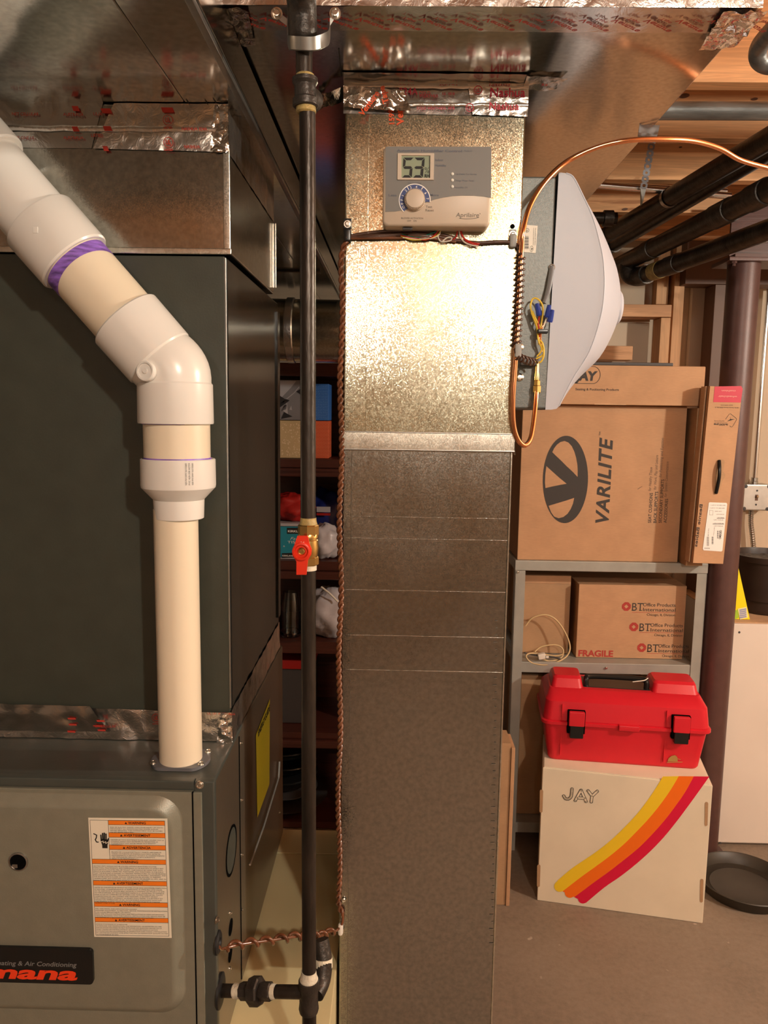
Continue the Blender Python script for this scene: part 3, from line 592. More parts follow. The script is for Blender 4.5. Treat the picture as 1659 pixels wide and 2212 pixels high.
# ------------------------------------------------------------------ white plastic flue pipe
YP_ = 1.0188 * K
def pv(px, py): return at(px, py, YP_)
fl = thing('flue_pipe', 'cream plastic vent pipe with white elbow fittings and purple primer, rising from the furnace top', 'pipe', pv(392, 1645))
def S(w): return w * YP_ / FPX                             # pixel width near eye height -> metres
bx = pv(391.5, 1645); bx.z = ZT
xc = lambda y: pv(391 - 0.5 + (391.5 - 390) * 0 + (y < 1118) * 0, y)
c0 = pv(391, 1645); cA = pv(390, 1118); cB = pv(386.5, 1078); cC = pv(384.5, 1052); cD = pv(384, 990); cE = pv(380, 915); cF = pv(378.5, 828)
ax = V((0, 0, 1))
rs = S(48.5) * 0.985
MB().lathe(V((c0.x, YP_, ZT)), ax, [(rs, 0), (rs, cA.z - ZT + 0.01)], 40).build('pipe', 'pvc', fl)
z = lambda q: q.z - ZT
MB().lathe(V((cB.x, YP_, ZT)), ax, [(S(50), z(cA) - 0.001), (S(53), z(cA)), (S(54.5), z(cB) - 0.002), (S(54.5), z(cB)), (S(79), z(cC)), (S(80), z(cC) + 0.003), (S(79.5), z(cD) - 0.001), (S(77), z(cD)), (S(72), z(cD) - 0.002)], 48).build('reducer', 'fitting', fl)
MB().lathe(V((cD.x - 0.0004, YP_, ZT)), ax, [(S(70.5), z(cD) - 0.004), (S(70.5), z(cE) + 0.005)], 48).build('pipe', 'pvc', fl)
MB().lathe(V((cD.x, YP_, ZT)), ax, [(S(72.2), z(cD) - 0.003), (S(71.2), z(cD) + 0.0012)], 48).build('primer_ring', 'purple', fl)
MB().lathe(V((cE.x, YP_, ZT)), ax, [(S(72.4), z(cE) + 0.004), (S(71.2), z(cE) - 0.0008)], 48).build('primer_ring', 'purple', fl)
# the 45-degree elbow: lower hub, bend, upper hub; then the slanting run
E0 = pv(378.5, 915); E1 = pv(378.5, 828)
P2a = pv(330, 722); P2b = pv(292, 668 + 32)
dirn = (pv(0, 440) - pv(292, 712)); dirn.y = 0
A1 = pv(374, 792); A2 = pv(330, 731)
up = V((pv(150, 570).x - pv(300, 740).x, 0.0, pv(150, 570).z - pv(300, 740).z)).normalized()
H0 = pv(346, 775); H1 = H0 + up * S(108)
MB().lathe(V((E1.x, YP_, E0.z)), ax, [(S(74), 0.0), (S(79), 0.0), (S(80), 0.0015), (S(79), E1.z - E0.z - 0.001), (S(76), E1.z - E0.z + 0.001), (S(74), E1.z - E0.z + 0.001)], 48).build('elbow_hub', 'fitting', fl)
MB().lathe(H0, up, [(S(74), -0.001), (S(77), -0.001), (S(79.5), 0.001), (S(80.5), S(106)), (S(78), S(109)), (S(72), S(109))], 48).build('elbow_hub', 'fitting', fl)
mb = MB()
pts = [V((E1.x, YP_, E1.z - 0.004)), V((E1.x, YP_, E1.z + 0.006))] 
for k in range(1, 9):
    t = k / 9; a = V((E1.x, YP_, E1.z + 0.006)); m_ = pv(377, 796); q = H0 - up * 0.002
    pts.append(a * (1 - t) ** 2 + m_ * (2 * t * (1 - t)) + q * t * t)
pts += [H0 - up * 0.002, H0 + up * 0.006]
mb.tube(pts, S(76), 48).build('elbow_bend', 'fitting', fl)
# moulded boss on the bend
cb = pv(341, 806) + V((0, -S(73), 0)); nb = V((-0.25, -1, 0.1)).normalized(); u_, v_, _ = frame(nb)
mb = MB().lathe(cb - nb * 0.004, nb, [(S(21), 0), (S(21), 0.0075), (S(19), 0.0085), (S(16), 0.0085), (S(16), 0.0070), (S(6), 0.0070), (S(5), 0.0085), (0, 0.0085)], 28).build('moulded_mark', 'fitting', fl)
M1 = H1 - up * 0.002; 
Cq = pv(200, 628); tcp = (Cq - H0).dot(up); C_lo = H0 + up * (S(262)); C_hi = H0 + up * S(372)
MB().tube([M1 - up * 0.004, C_lo + up * 0.006], S(71), 48).build('pipe', 'pvc', fl)
MB().lathe(H1, up, [(S(72.8), -0.004), (S(71.4), 0.0012)], 48).build('primer_ring', 'purple', fl)
pw = MB().grid(lambda i, j: (lambda a: C_lo + up * (-(0.001 + (0.017 + 0.006 * math.sin(a * 1.3 + 0.4)) * j)) + (frame(up)[0] * math.cos(a) + frame(up)[1] * math.sin(a)) * (S(71) + 0.0003))(2 * math.pi * i), 48, 4).build('primer_ring', 'purple', fl)
MB().lathe(C_lo, up, [(S(72), 0), (S(78), 0.0), (S(81), 0.002), (S(81), S(106)), (S(79), S(110)), (S(72), S(110))], 48).build('coupling', 'fitting', fl)
uq = frame(up)
mk = C_lo + up * S(66) + V((0, -S(80), 0)) ; 
MB().box(mk + V((-0.004, -0.001, -0.004)), mk + V((0.002, 0.002, 0.003)), 0.0008).build('moulded_mark', 'fitting', fl)
X_lo = H0 + up * S(520)
MB().tube([C_hi - up * 0.004, X_lo + up * 0.004], S(71), 48).build('pipe', 'fitting', fl)
MB().lathe(X_lo, up, [(S(72), 0), (S(79), 0.0), (S(82), 0.002), (S(82), S(140)), (S(72), S(140))], 48).build('coupling', 'fitting', fl)
# stamp and base flange
mb = MB()
for k in range(3):
    a = math.radians(28 + 5 * k); d_ = V((math.sin(a), -math.cos(a), 0))
    mb.text('NSF-PW DWV 3x2 D2665' if k != 1 else 'PVC 429-338 ASTM', V((cB.x, YP_, ZT)) + d_ * (S(80) + 0.0004) + V((0, 0, z(cC) + 0.006 - 0)), V((0, 0, 1)), V((-math.cos(a), -math.sin(a), 0)), 0.0017, 0.024)
mb.build('lettering', 'ink', fl, 0)
mb = MB(); pts = []
for k in range(40):
    a = 2 * math.pi * k / 40; r = S(64) * (1.0 + 0.06 * max(0, abs(math.cos(a)) - 0.5))
    pts.append(V((c0.x + r * math.cos(a), YP_ + min(max(r * math.sin(a), -S(50)), S(50)), ZT + 0.0004)))
mb.prism(pts, V((0, 0, 0.004))).build('flange', 'flange', fl, 30)
for sx, sy in ((-1, -0.55), (1, -0.55), (1, 0.62), (-1, 0.62)): screw(V((c0.x + sx * S(54), YP_ + sy * S(54), ZT + 0.0044)), ZP, fl, 0.0026)

# ------------------------------------------------------------------ gas line
YG = 0.804
def gp(px, py): return at(px, py, YG)
G = lambda w: w * YG / FPX
ga = thing('gas_pipe', 'black iron gas pipe with a red-handled brass valve in front of the ducts', 'pipe', gp(666, 2180))
top = gp(655, 60); bot = gp(668, 2260)
gx = lambda y: gp(664 + (y - 250) * 3.5 / 1750, y)
MB().tube([gx(1130), gx(228)], G(16.6), 24).build('pipe', 'iron', ga)
MB().tube([gx(2115), gx(1215)], G(16.6), 24).build('pipe', 'iron', ga)
MB().tube([gx(2290), gx(2170)], G(17), 24).build('pipe', 'iron', ga)
MB().lathe(gx(2296), ZP, [(0, 0), (G(18), 0), (G(22), 0.003), (G(22), 0.014), (G(17), 0.016)], 24).build('pipe_cap', 'fittingiron', ga)
n0 = gp(657, 175); n1 = gp(657, 80)
MB().tube([n0, n1], G(17), 24).build('nipple', 'iron', ga)
# reducing elbow at the top and the pipe coming over the viewer's head
e1 = gp(655, 96); e2 = gp(653, 40)
r_e = 0.0143
MB().tube([e1, e1.lerp(e2, 0.15), e1.lerp(e2, 0.5), e2 + V((0, 0.0, 0.0)), e2 + V((0, -0.006, 0.012)), e2 + V((0, -0.022, 0.020)), e2 + V((0, -0.05, 0.022))], [r_e * 0.62, r_e * 0.95, r_e, r_e, r_e, r_e, r_e], 28).build('elbow', 'fittingiron', ga, 50)
MB().tube([e2 + V((0, -0.045, 0.022)), e2 + V((0, -0.60, 0.022))], r_e * 0.9, 24).build('pipe', 'iron', ga)
# tee below it
a = gp(660, 232); b = gp(659, 170)
MB().lathe(a, (b - a), [(G(23), 0.0), (G(26), 0.001), (G(26.5), 0.007), (G(22), 0.009), (G(22), 0.020), (G(26), 0.023), (G(26), (b - a).length), (G(20), (b - a).length), (G(17), (b - a).length - 0.004)], 28).build('tee_fitting', 'fittingiron', ga)
MB().lathe(a.lerp(b, 0.45), V((0.3, 1, 0)), [(G(20), 0), (G(24), 0.012), (G(24), 0.018), (0, 0.018)], 24).build('tee_branch', 'fittingiron', ga)
MB().lathe(gp(661, 246), ZP, [(G(17), 0), (G(21), 0.0015), (G(20), 0.006), (G(18), 0.009)], 24).build('thread_tape', 'ytape', ga)
MB().lathe(b - (b - a) * 0.02, ZP, [(G(22), 0), (G(20), 0.001), (G(18.5), 0.004), (G(17), 0.0045)], 24).build('thread_tape', 'ytape', ga)
# ball valve
v0 = gp(666, 1222); v1 = gp(666, 1132); hl = (v1 - v0).length
MB().lathe(v0, ZP, [(G(17.5), -0.004), (G(18.5), -0.0045), (G(18.5), 0.006), (G(17), 0.006)], 24).build('thread_tape', 'dope', ga)
MB().lathe(v1, ZP, [(G(18.5), -0.002), (G(20), 0.0), (G(18), 0.003), (G(17.5), 0.0068)], 24).build('thread_tape', 'ytape', ga)
mb = MB()
for o_, h_ in ((v0 + V((0, 0, 0.001)), 0.0095), (v1 + V((0, 0, -0.0125)), 0.012)):
    mb.lathe(o_, ZP, [(G(21), 0), (G(23), 0.001), (G(23), h_ - 0.001), (G(21), h_)], 8)
mb.lathe(v0, ZP, [(G(19), 0.008), (G(21.5), 0.012), (G(23), hl * 0.45), (G(21.5), hl * 0.62), (G(20), hl * 0.64), (G(20), hl * 0.67), (G(22), hl * 0.68), (G(22), hl * 0.76), (G(20), hl * 0.8)], 28)
va = mb.build('valve_body', 'brass', ga, 30)
hc = gp(655, 1183) + V((0, -G(26), 0))
MB().lathe(gp(657, 1183) + V((0, -G(14), 0)), NY, [(G(10), 0), (G(10), G(18))], 16).build('valve_stem', 'brass', va)
pts = []
hp = [(647, 1152), (669, 1152), (672, 1168), (677, 1180), (676, 1192), (669, 1204), (666, 1234), (645, 1234), (645, 1206), (637, 1194), (636, 1182), (641, 1170)]
mb = MB().prism([gp(x, y) + V((0, -G(30), 0)) for x, y in hp], V((0, -G(7), 0)))
mb.lathe(gp(656, 1184) + V((0, -G(37), 0)), NY, [(G(19.5), 0), (G(19.5), G(7)), (G(18), G(8)), (G(15), G(8)), (G(12), G(2)), (0, G(2))], 28)
hd = mb.build('valve_handle', 'red_plastic', va, 40)
c = gp(656, 1184) + V((0, -G(39), 0)); MB().lathe(c, NY, [(G(9), 0), (G(9), G(2)), (G(7), G(4)), (G(5.5), G(5)), (G(5.5), G(3)), (0, G(3))], 16).build('handle_screw', 'brass', va)
MB().annulus(gp(658, 1163) + V((0, -G(37.6), 0)), XP, ZP, G(2.6), G(4), math.radians(200), math.radians(340), 10).build('handle_print', 'wwhite', va, 0)
# lower tee and union towards the furnace
t0 = gp(667, 2188); t1 = gp(667, 2116); ln = (t1 - t0).length
MB().lathe(t0, ZP, [(G(17), 0), (G(22), 0.002), (G(24), 0.006), (G(22.5), 0.012), (G(22.5), ln - 0.012), (G(25), ln - 0.008), (G(24.5), ln - 0.001), (G(20), ln), (G(17), ln - 0.002)], 28).build('tee_fitting', 'fittingiron', ga)
MB().lathe(t1, ZP, [(G(21), -0.002), (G(22), 0.001), (G(19), 0.005), (G(17.5), 0.011)], 24).build('thread_tape', 'dope', ga)
gf = atx(476, 2140, FX + 0.002); tc = gp(655, 2143); dv = tc - gf; L_ = dv.length
r = G(15.5)
MB().tube([gf - dv.normalized() * 0.015, gf + dv * 0.28], r, 20).build('nipple', 'iron', ga)
MB().tube([gf + dv * 0.60, tc], r, 20).build('nipple', 'iron', ga)
dn_ = dv.normalized()
MB().lathe(gf + dv * 0.17, dv, [(r * 1.0, 0), (r * 1.12, 0.001), (r * 1.1, L_ * 0.09), (r, L_ * 0.1)], 20).build('thread_tape', 'dope', ga)
MB().lathe(gf + dv * 0.26, dv, [(r * 1.25, 0), (r * 1.35, 0.001), (r * 1.35, L_ * 0.13), (r * 1.2, L_ * 0.14)], 8).build('union_half', 'fittingiron', ga)
MB().lathe(gf + dv * 0.375, dv, [(r * 1.9, 0), (r * 2.15, 0.0015), (r * 2.15, L_ * 0.11), (r * 1.9, L_ * 0.125)], 8).build('union_nut', 'fittingiron', ga, 20)
MB().lathe(gf + dv * 0.50, dv, [(r * 1.3, 0), (r * 1.38, 0.001), (r * 1.38, L_ * 0.12), (r * 1.2, L_ * 0.13)], 8).build('union_half', 'fittingiron', ga, 20)
MB().lathe(gf + dv * 0.625, dv, [(r * 1.05, 0), (r * 1.12, 0.001), (r * 1.05, L_ * 0.05), (r, L_ * 0.06)], 20).build('thread_tape', 'dope', ga)
e0 = gp(680, 2140)
MB().tube(smooth_path([e0 + V((0, 0.006, -0.010)), e0 + V((0.006, 0.022, -0.004)), e0 + V((0.007, 0.032, 0.014)), e0 + V((0.002, 0.040, 0.034))], 6), G(21), 20).build('drip_elbow', 'fittingiron', ga)
MB().tube([e0 + V((0.007, 0.030, 0.006)), e0 + V((0.0065, 0.033, 0.016))], G(22.5), 20).build('thread_tape', 'dope', ga)
# hanger strap around the elbow
st = [at(x, y, 0.8195) for x, y in ((621, 48),)] + [gp(x, y) + V((0, dy, 0)) for x, y, dy in ((617, 62, 0.010), (621, 86, 0.002), (632, 104, -0.012), (655, 112, -0.018), (683, 110, -0.016), (702, 92, -0.006), (710, 70, 0.006))] + [at(713, 46, 0.8195)]
sp = smooth_path(st, 6); mb = MB()
r0 = [mb._v(p + V((0, -0.002, 0.0052))) for p in sp]; r1 = [mb._v(p + V((0, 0.002, -0.0052))) for p in sp]
r2 = [mb._v(p + V((0, 0.0005, 0.0052))) for p in sp]; r3 = [mb._v(p + V((0, 0.0045, -0.0052))) for p in sp]
for k in range(len(sp) - 1):
    for a_, b_ in ((r0, r1), (r1, r3), (r3, r2), (r2, r0)): mb._f([a_[k], a_[k + 1], b_[k + 1], b_[k]])
sr = thing('pipe_strap', 'galvanised hanger strap looped under the black elbow at the top of the gas pipe', 'strap', gp(655, 112))
mb.build('band', 'steel', sr, 40)
for x, y in ((598, 30), (724, 30)): screw(at(x, y, 0.8215), NY, sr, 0.004)
for x, y, x2 in ((621, 47, 598), (713, 46, 724)):
    MB().quad(at(x, y - 6, 0.820), at(x2, y - 24, 0.821), at(x2, y - 8, 0.821), at(x, y + 10, 0.820)).build('ear', 'steel', sr, 0)

# ------------------------------------------------------------------ vertical return duct
DX0, DX1, DY = -0.0712, 0.1502, 1.0
du = thing('return_duct', 'tall rectangular galvanised return duct carrying the humidity control', 'duct', (0.04, 1.2, 0.0))
zj0, zj1 = at(920, 972, DY).z, at(920, 935, DY).z
MB().box((DX0, DY + 0.001, 0.0), (DX1 - 0.002, 1.36, zj0 + 0.004), 0.003).build('lower_section', 'galv_low_dimmed', du)
MB().box((DX0, DY, zj1 - 0.004), (DX1, 1.36, Z1 - 0.0005), 0.003).build('upper_section', 'galv_front', du)
MB().box((DX0 - 0.0015, DY - 0.003, zj0), (DX1 + 0.001, DY + 0.003, zj1), 0.0012).build('joint_band', 'galv_bright', du)
MB().box((DX0 - 0.002, DY - 0.004, zj0 - 0.0012), (DX1 + 0.001, DY - 0.001, zj0 + 0.0008), 0.0006).box((DX0 - 0.002, DY - 0.004, zj1 - 0.0008), (DX1 + 0.001, DY - 0.001, zj1 + 0.001), 0.0006).build('band_lip', 'steel', du)
MB().grid(lambda i, j: V((DX1 + 0.0008 + 0.0035 * max(0, j - 0.55) ** 1.0 * (1 if j > .55 else 0) , DY - 0.0035 + 0.018 * i, zj1 - (zj1 - zj0 + 0.005) * j)), 4, 10).build('band_tab', 'steel', du)
MB().box((DX0 + 0.0115, DY - 0.0006, 0.0), (DX0 + 0.0125, DY + 0.0015, zj0 - 0.0015), 0.0003).build('fold_line', 'galv_low_dimmed', du)
MB().box((DX0 + 0.029, DY - 0.0005, zj1 + 0.001), (DX0 + 0.0298, DY + 0.001, Z1 - 0.04), 0.0002).build('fold_line', 'galv_front', du)
MB().box((DX1 - 0.0035, DY - 0.0006, 0.0), (DX1 - 0.0015, DY + 0.0015, zj0 - 0.0015), 0.0004).build('corner_edge', 'galv_bright', du)
for py in (1118, 1165, 1277, 1375, 1450):
    zz = at(920, py, DY).z; MB().box((DX0 + 0.006, DY + 0.0004, zz - 0.0003), (DX1 - 0.004, DY + 0.0015, zz + 0.0002), 0.0001).build('crease', 'galv_low_dimmed', du)
mb = MB(); random.seed(7)
for k in range(46):
    py = 1340 + k * 15.5; px = 1083 - (py - 1340) * 0.0135 - 8; w = random.choice((4, 6, 9)); yy = DY + 0.0002
    mb.quad(at(px - w, py, yy), at(px, py, yy), at(px, py + 1.3, yy), at(px - w, py + 1.3, yy))
mb.build('gauge_marks', 'steel', du, 0, None, True, 'stuff')
# tape where it enters the trunk
zt0 = at(900, 247, DY).z
tA = crumple(V((DX0 - 0.002, DY, zt0)), V((DX1 + 0.001, DY, zt0 - 0.001)), V((DX1 + 0.001, DY, Z1)), V((DX0 - 0.002, DY, Z1)), 70, 14, 0.0014, 41, 26, NY).build('foil_tape', 'foil_dull', du, 60)
crumple(V((0.085, DY - 0.002, zt0 - 0.001)), V((DX1 + 0.002, DY - 0.002, zt0 - 0.003)), V((DX1 + 0.002, DY - 0.002, Z1 - 0.002)), V((0.078, DY - 0.002, Z1 - 0.004)), 30, 16, 0.003, 43, 60, NY).build('foil_tape', 'foil', du, 60)
MB().grid(lambda i, j: V((DX0 - 0.001 + (DX1 - DX0 + 0.003) * i, DY - 0.0035 - 0.0012 * math.sin(3.14 * j), zt0 + 0.008 + 0.0045 * j + 0.0012 * noise.noise(V((i * 18, 1, 3))))), 60, 3).build('tape_fold', 'foil', du, 60)
MB().grid(lambda i, j: V((DX0 - 0.001 + (DX1 - DX0 + 0.003) * i, DY - 0.0035 - 0.0012 * math.sin(3.14 * j), Z1 - 0.009 + 0.004 * j + 0.0012 * noise.noise(V((i * 18, 5, 3))))), 60, 3).build('tape_fold', 'foil', du, 60)
# dark crumpled flap on the left, hanging under the trunk and lapping the duct face
q = lambda px, py, Y=DY - 0.006: at(px, py, Y)
crumple(q(742, 232), q(888, 243), q(872, 196), q(742, 188), 34, 16, 0.007, 47, 46, NY).build('foil_flap', 'foil_hard', du, 60)
crumple(atz(690, 232, Z1 - 0.004) , q(748, 214), q(752, 183), atz(690, 200, Z1 - 0.003), 18, 12, 0.006, 49, 50, NY).build('foil_flap', 'foil_hard', du, 60)
crumple(V((DX1 - 0.004, DY - 0.026, Z1 - 0.002)), V((DX1 + 0.045, DY - 0.022, Z1 - 0.002)), V((DX1 + 0.035, DY + 0.012, Z1 - 0.003)), V((DX1 - 0.004, DY + 0.010, Z1 - 0.003)), 16, 10, 0.003, 51, 50, V((0, 0, -1))).build('foil_flap', 'foil', du, 60)
crumple(V((DX0 - 0.002, DY - 0.028, Z1 - 0.0005)), V((DX1 + 0.001, DY - 0.026, Z1 - 0.0005)), V((DX1 + 0.001, DY, Z1 - 0.0008)), V((DX0 - 0.002, DY, Z1 - 0.0008)), 60, 8, 0.0016, 53, 30, V((0, 0, -1))).build('foil_tape', 'foil_dull', du, 60)
mb = MB(); of = V((0, -0.0055, 0))
for px, py, s_, h_ in ((862, 208, '324A', 0.0075), (905, 208, 'COLD', 0.0035), (905, 214, 'WEATHER', 0.0035), (1058, 212, 'Nashua', 0.010), (1056, 240, 'Nashua', 0.0085), (955, 209, 'UL 181B', 0.003), (955, 240, 'UL 181B', 0.003), (865, 239, 'A', 0.006), (900, 240, 'COLD WEATHER', 0.003)):
    mb.text(s_, at(px, py, DY) + of, XP, ZP, h_, None, 0.012)
for px, py in ((1032, 198), (1014, 236)): mb.annulus(at(px, py, DY) + of, XP, ZP, 0.0042, 0.005, 0, 6.2832, 20); mb.text('UL', at(px - 5, py + 4, DY) + of, XP, ZP, 0.004, 0.005, 0.02)
mb.build('lettering', 'pink', tA, 0)
mb = MB()
for px, py, s_ in ((862, 182, '324A'), (1058, 181, 'Nashua'), (1170, 181, '32'), (950, 182, 'UL181')):
    p = atz(px, py, Z1 - 0.0042); mb.text(s_, p, XP, V((0, 1, 0)), 0.006, None, 0.012)
mb.build('lettering', 'pink', tA, 0)
mb = MB(); a_ = V((0.24, 0, 0.97)); b_ = V((-0.97, 0, 0.24))
mb.text('1599B', at(852, 268, DY) + V((0, -0.0012, 0)), V((-0.06, 0, 1)).normalized(), V((-1, 0, -0.06)).normalized(), 0.0065, None, 0.02)
mb.text('Venture', at(872, 270, DY) + V((0, -0.0012, 0)), V((-0.10, 0, 1)).normalized(), V((-1, 0, -0.1)).normalized(), 0.0085, None, 0.03)
mb.text('Venture', at(785, 262, DY) + V((0, -0.0150, 0)), V((0.6, 0, 0.8)), V((-0.8, 0, 0.6)), 0.007, None, 0.03)
mb.text('Tape', at(840, 232, DY) + V((0, -0.0150, 0)), V((-0.3, 0, 0.95)), V((-0.95, 0, -0.3)), 0.007, None, 0.03)
mb.build('lettering', 'orange_print', tA, 0)

# ------------------------------------------------------------------ humidity control on the duct
hs = thing('humidity_control', 'beige and grey humidity control with a 53 display and a round dial on the duct', 'thermostat', (0.043, DY, 1.77))
hy = 0.968
def hp_(u, v, e=0.0):                                      # position on the control's face, in 3.77x crop pixels from (700, 290)
    p = at(700 + u / 3.7705, 290 + v / 3.7705, hy); p.y -= e; return p
a = hp_(483, 93); b = hp_(1373, 93); c = hp_(477, 748); d = hp_(1350, 748)
x0, x1 = (a.x + c.x) / 2, (b.x + d.x) / 2; z1_, z0_ = (a.z + b.z) / 2, (c.z + d.z) / 2
mb = MB(); rings = []
for ins, y in ((0.0015, DY - 0.0005), (0.0, DY - 0.004), (0.0, hy + 0.004), (0.0008, hy + 0.0015), (0.0025, hy)):
    rings.append([mb._v(p) for p in rrect(x0 + ins, x1 - ins, z0_ + ins, z1_ - ins, 0.006, y)])
mb.skin(rings, True); mb.build('housing', 'beige', hs, 50)
face = [(500, 632), (500, 110), (510, 103), (1352, 103), (1362, 112), (1360, 520), (1300, 508), (1220, 501), (1120, 500), (1050, 504), (970, 516), (900, 532), (820, 560), (740, 592), (660, 616), (580, 629)]
MB().prism([hp_(u, v, 0.0006) for u, v in face], V((0, 0.0006, 0))).build('faceplate', 'grey_face', hs, 0)
bzl = MB()
for A_, B_ in (((598, 158), (630, 178)),):
    o_ = [hp_(u, v, 0.0008) for u, v in ((598, 158), (897, 158), (893, 378), (596, 376))]
    o2 = [hp_(u, v, 0.0026) for u, v in ((600, 160), (895, 160), (891, 376), (598, 374))]
    i2 = [hp_(u, v, 0.0026) for u, v in ((628, 176), (866, 178), (863, 361), (628, 359))]
    i1 = [hp_(u, v, 0.0009) for u, v in ((631, 179), (863, 181), (860, 359), (631, 357))]
    rr = [[bzl._v(p) for p in r_] for r_ in (o_, o2, i2, i1)]
    for r_, s_ in zip(rr, rr[1:]):
        for k in range(4): bzl._f([r_[k], r_[(k + 1) % 4], s_[(k + 1) % 4], s_[k]])
bzl.build('bezel', 'beige', hs, 20)
scr = MB().poly([hp_(u, v, 0.0010) for u, v in ((630, 178), (865, 180), (862, 361), (630, 359))]).build('screen', 'lcd', hs, 0)
mb = MB()
def seg(ox, on):
    A_ = {'a': ((4, 0), (84, 0), (62, 21), (24, 21)), 'f': ((1, 4), (21, 25), (16, 66), (-3, 78)), 'b': ((85, 4), (80, 78), (58, 66), (63, 25)), 'g': ((0, 81), (14, 70), (60, 70), (73, 81), (60, 92), (12, 92)),
          'e': ((-3, 85), (14, 96), (9, 140), (-10, 158)), 'c': ((76, 85), (70, 160), (48, 140), (53, 96)), 'd': ((10, 143), (46, 143), (66, 164), (-10, 164))}
    for k in on: mb.poly([hp_(645 + ox + x, 193 + y, 0.0013) for x, y in A_[k]])
seg(0, 'afgcd'); seg(90, 'abgcd')
mb.text('RH', hp_(818, 354, 0.0013), XP, ZP, 0.0036, 0.0058, 0.04); mb.text('%', hp_(818, 318, 0.0013), XP, ZP, 0.0065, 0.0055, -0.008)
mb.strip([hp_(858, 183, 0.0013), hp_(857, 357, 0.0013)], 0.0007, NY)
mb.build('digits', 'ink', scr, 0)
dc = hp_(738, 540, 0.0011); ppu = (hp_(838, 540).x - hp_(738, 540).x) / 100
dl = MB().annulus(dc, XP, ZP, 70 * ppu, 124 * ppu, math.radians(-6), math.radians(226), 40).build('dial_ring', 'blue', hs, 0)
mb = MB().annulus(dc + V((0, -0.0002, 0)), XP, ZP, 122 * ppu, 130 * ppu, math.radians(-6), math.radians(226), 40)
for k, ch in enumerate(('1', '2', '3', '4', '5', '6', '7')):
    a = math.radians(160 - k * 25.5); rd = V((math.cos(a), 0, math.sin(a))); tg = V((math.sin(a), 0, -math.cos(a)))
    mb.text(ch, dc + rd * (95 * ppu) + V((0, -0.0003, 0)), tg, rd, 20 * ppu, None, 0.01, 0, 'CENTER')
for a in (121, 57): 
    rd = V((math.cos(math.radians(a)), 0, math.sin(math.radians(a)))); mb.strip([dc + rd * (74 * ppu) + V((0, -0.0003, 0)), dc + rd * (124 * ppu) + V((0, -0.0003, 0))], 6 * ppu, NY)
a = math.radians(195)
for k, ch in enumerate('OFF'):
    a = math.radians(211 - 16 * k); rd = V((math.cos(a), 0, math.sin(a))); tg = V((math.sin(a), 0, -math.cos(a)))
    mb.text(ch, dc + rd * (95 * ppu) + V((0, -0.0003, 0)), tg, rd, 20 * ppu, None, 0.01, 0, 'CENTER')
mb.build('lettering', 'white_print', dl, 0)
kc = hp_(738, 540, 0.0012)
kn = MB().lathe(kc, NY, [(84 * ppu, 0), (84 * ppu, 0.003), (80 * ppu, 0.0035), (75 * ppu, 0.0080), (71 * ppu, 0.0090), (40 * ppu, 0.0096), (0, 0.0097)], 40).build('knob', 'beige', hs, 40)
mb = MB()
for k in range(40):
    a = 2 * math.pi * k / 40; rd = V((math.cos(a), 0, math.sin(a))); mb.obox(kc + rd * (79 * ppu) + V((0, -0.0055, 0)), rd, V((0, 1, 0)), rd.cross(V((0, 1, 0))), 0.0004, 0.0026, 0.0003)
mb.build('knurl', 'beige', kn, 0)
for v in (325, 376, 428): MB().lathe(hp_(1044, v, 0.0006), NY, [(12.5 * ppu, 0), (12.5 * ppu, 0.0006), (8 * ppu, 0.0016), (0, 0.0018)], 16).build('indicator', 'sticker', hs)
mb = MB()
for u, v, s_, h_, bo in ((592, 143, 'Automatic Humidifier Control', 17, 0.03), (1130, 143, '- Model 60', 12, 0.0), (905, 219, 'Indoor', 17, 0.02), (905, 264, 'Humidity', 17, 0.02), (1066, 332, 'Call Dealer For Service', 13, 0), (1062, 385, 'Change Water Panel', 13, 0), (1062, 440, 'Humidifier On', 13, 0), (684, 404, 'Humidity', 13, 0), (525, 506, 'Less', 17, 0.02), (862, 504, 'More', 17, 0.02)):
    mb.text(s_, hp_(u, v, 0.0009), XP, ZP, h_ * ppu, {592: 527, 905: None, 525: 66, 862: 72, 684: 110}.get(u) and {592: 527, 525: 66, 862: 72, 684: 110}[u] * ppu, bo)
mb.build('lettering', 'face_ink', hs, 0)
mb = MB()
for u, v, s_, h_, w in ((828, 600, 'Test', 18, 52), (826, 628, 'Reset', 18, 68), (628, 690, 'BLOWER ACTIVATION', 13, 180), (676, 712, 'OFF', 12, 32), (728, 712, 'ON', 12, 26), (1072, 674, 'Aprilaire', 34, 190)):
    mb.text(s_, hp_(u, v, 0.0004), XP, ZP, h_ * ppu, w * ppu, 0.006, 0.12 if u == 1072 else 0)
mb.strip(smooth_path([hp_(u, v, 0.0004) for u, v in ((1100, 684), (1150, 690), (1210, 688), (1262, 678))], 5), 4 * ppu, NY)
mb.disc(hp_(1270, 648, 0.0004), NY, 4 * ppu, 10)
mb.build('lettering', 'taupe', hs, 0)
MB().box(hp_(640, 752, -0.004), hp_(720, 772, -0.012), 0.0004).build('slide_switch', 'black', hs)

# ------------------------------------------------------------------ humidifier on the side of the duct
HY = 1.06
hu_ = thing('humidifier', 'bypass humidifier with a bulging light grey cover on the side of the tall duct', 'humidifier', (0.20, 1.2, at(1190, 885, HY).z))
hp = lambda px, py, y=HY: at(px, py, y)
zt_h, zb_h = hp(1207, 374).z, hp(1178, 884).z; xs_h = hp(1192, 620).x; xd = DX1 + 0.0015
MB().box((xd, HY, zb_h), (xs_h, HY + 0.30, zt_h - 0.004), 0.003).build('housing', 'hum_grey', hu_)
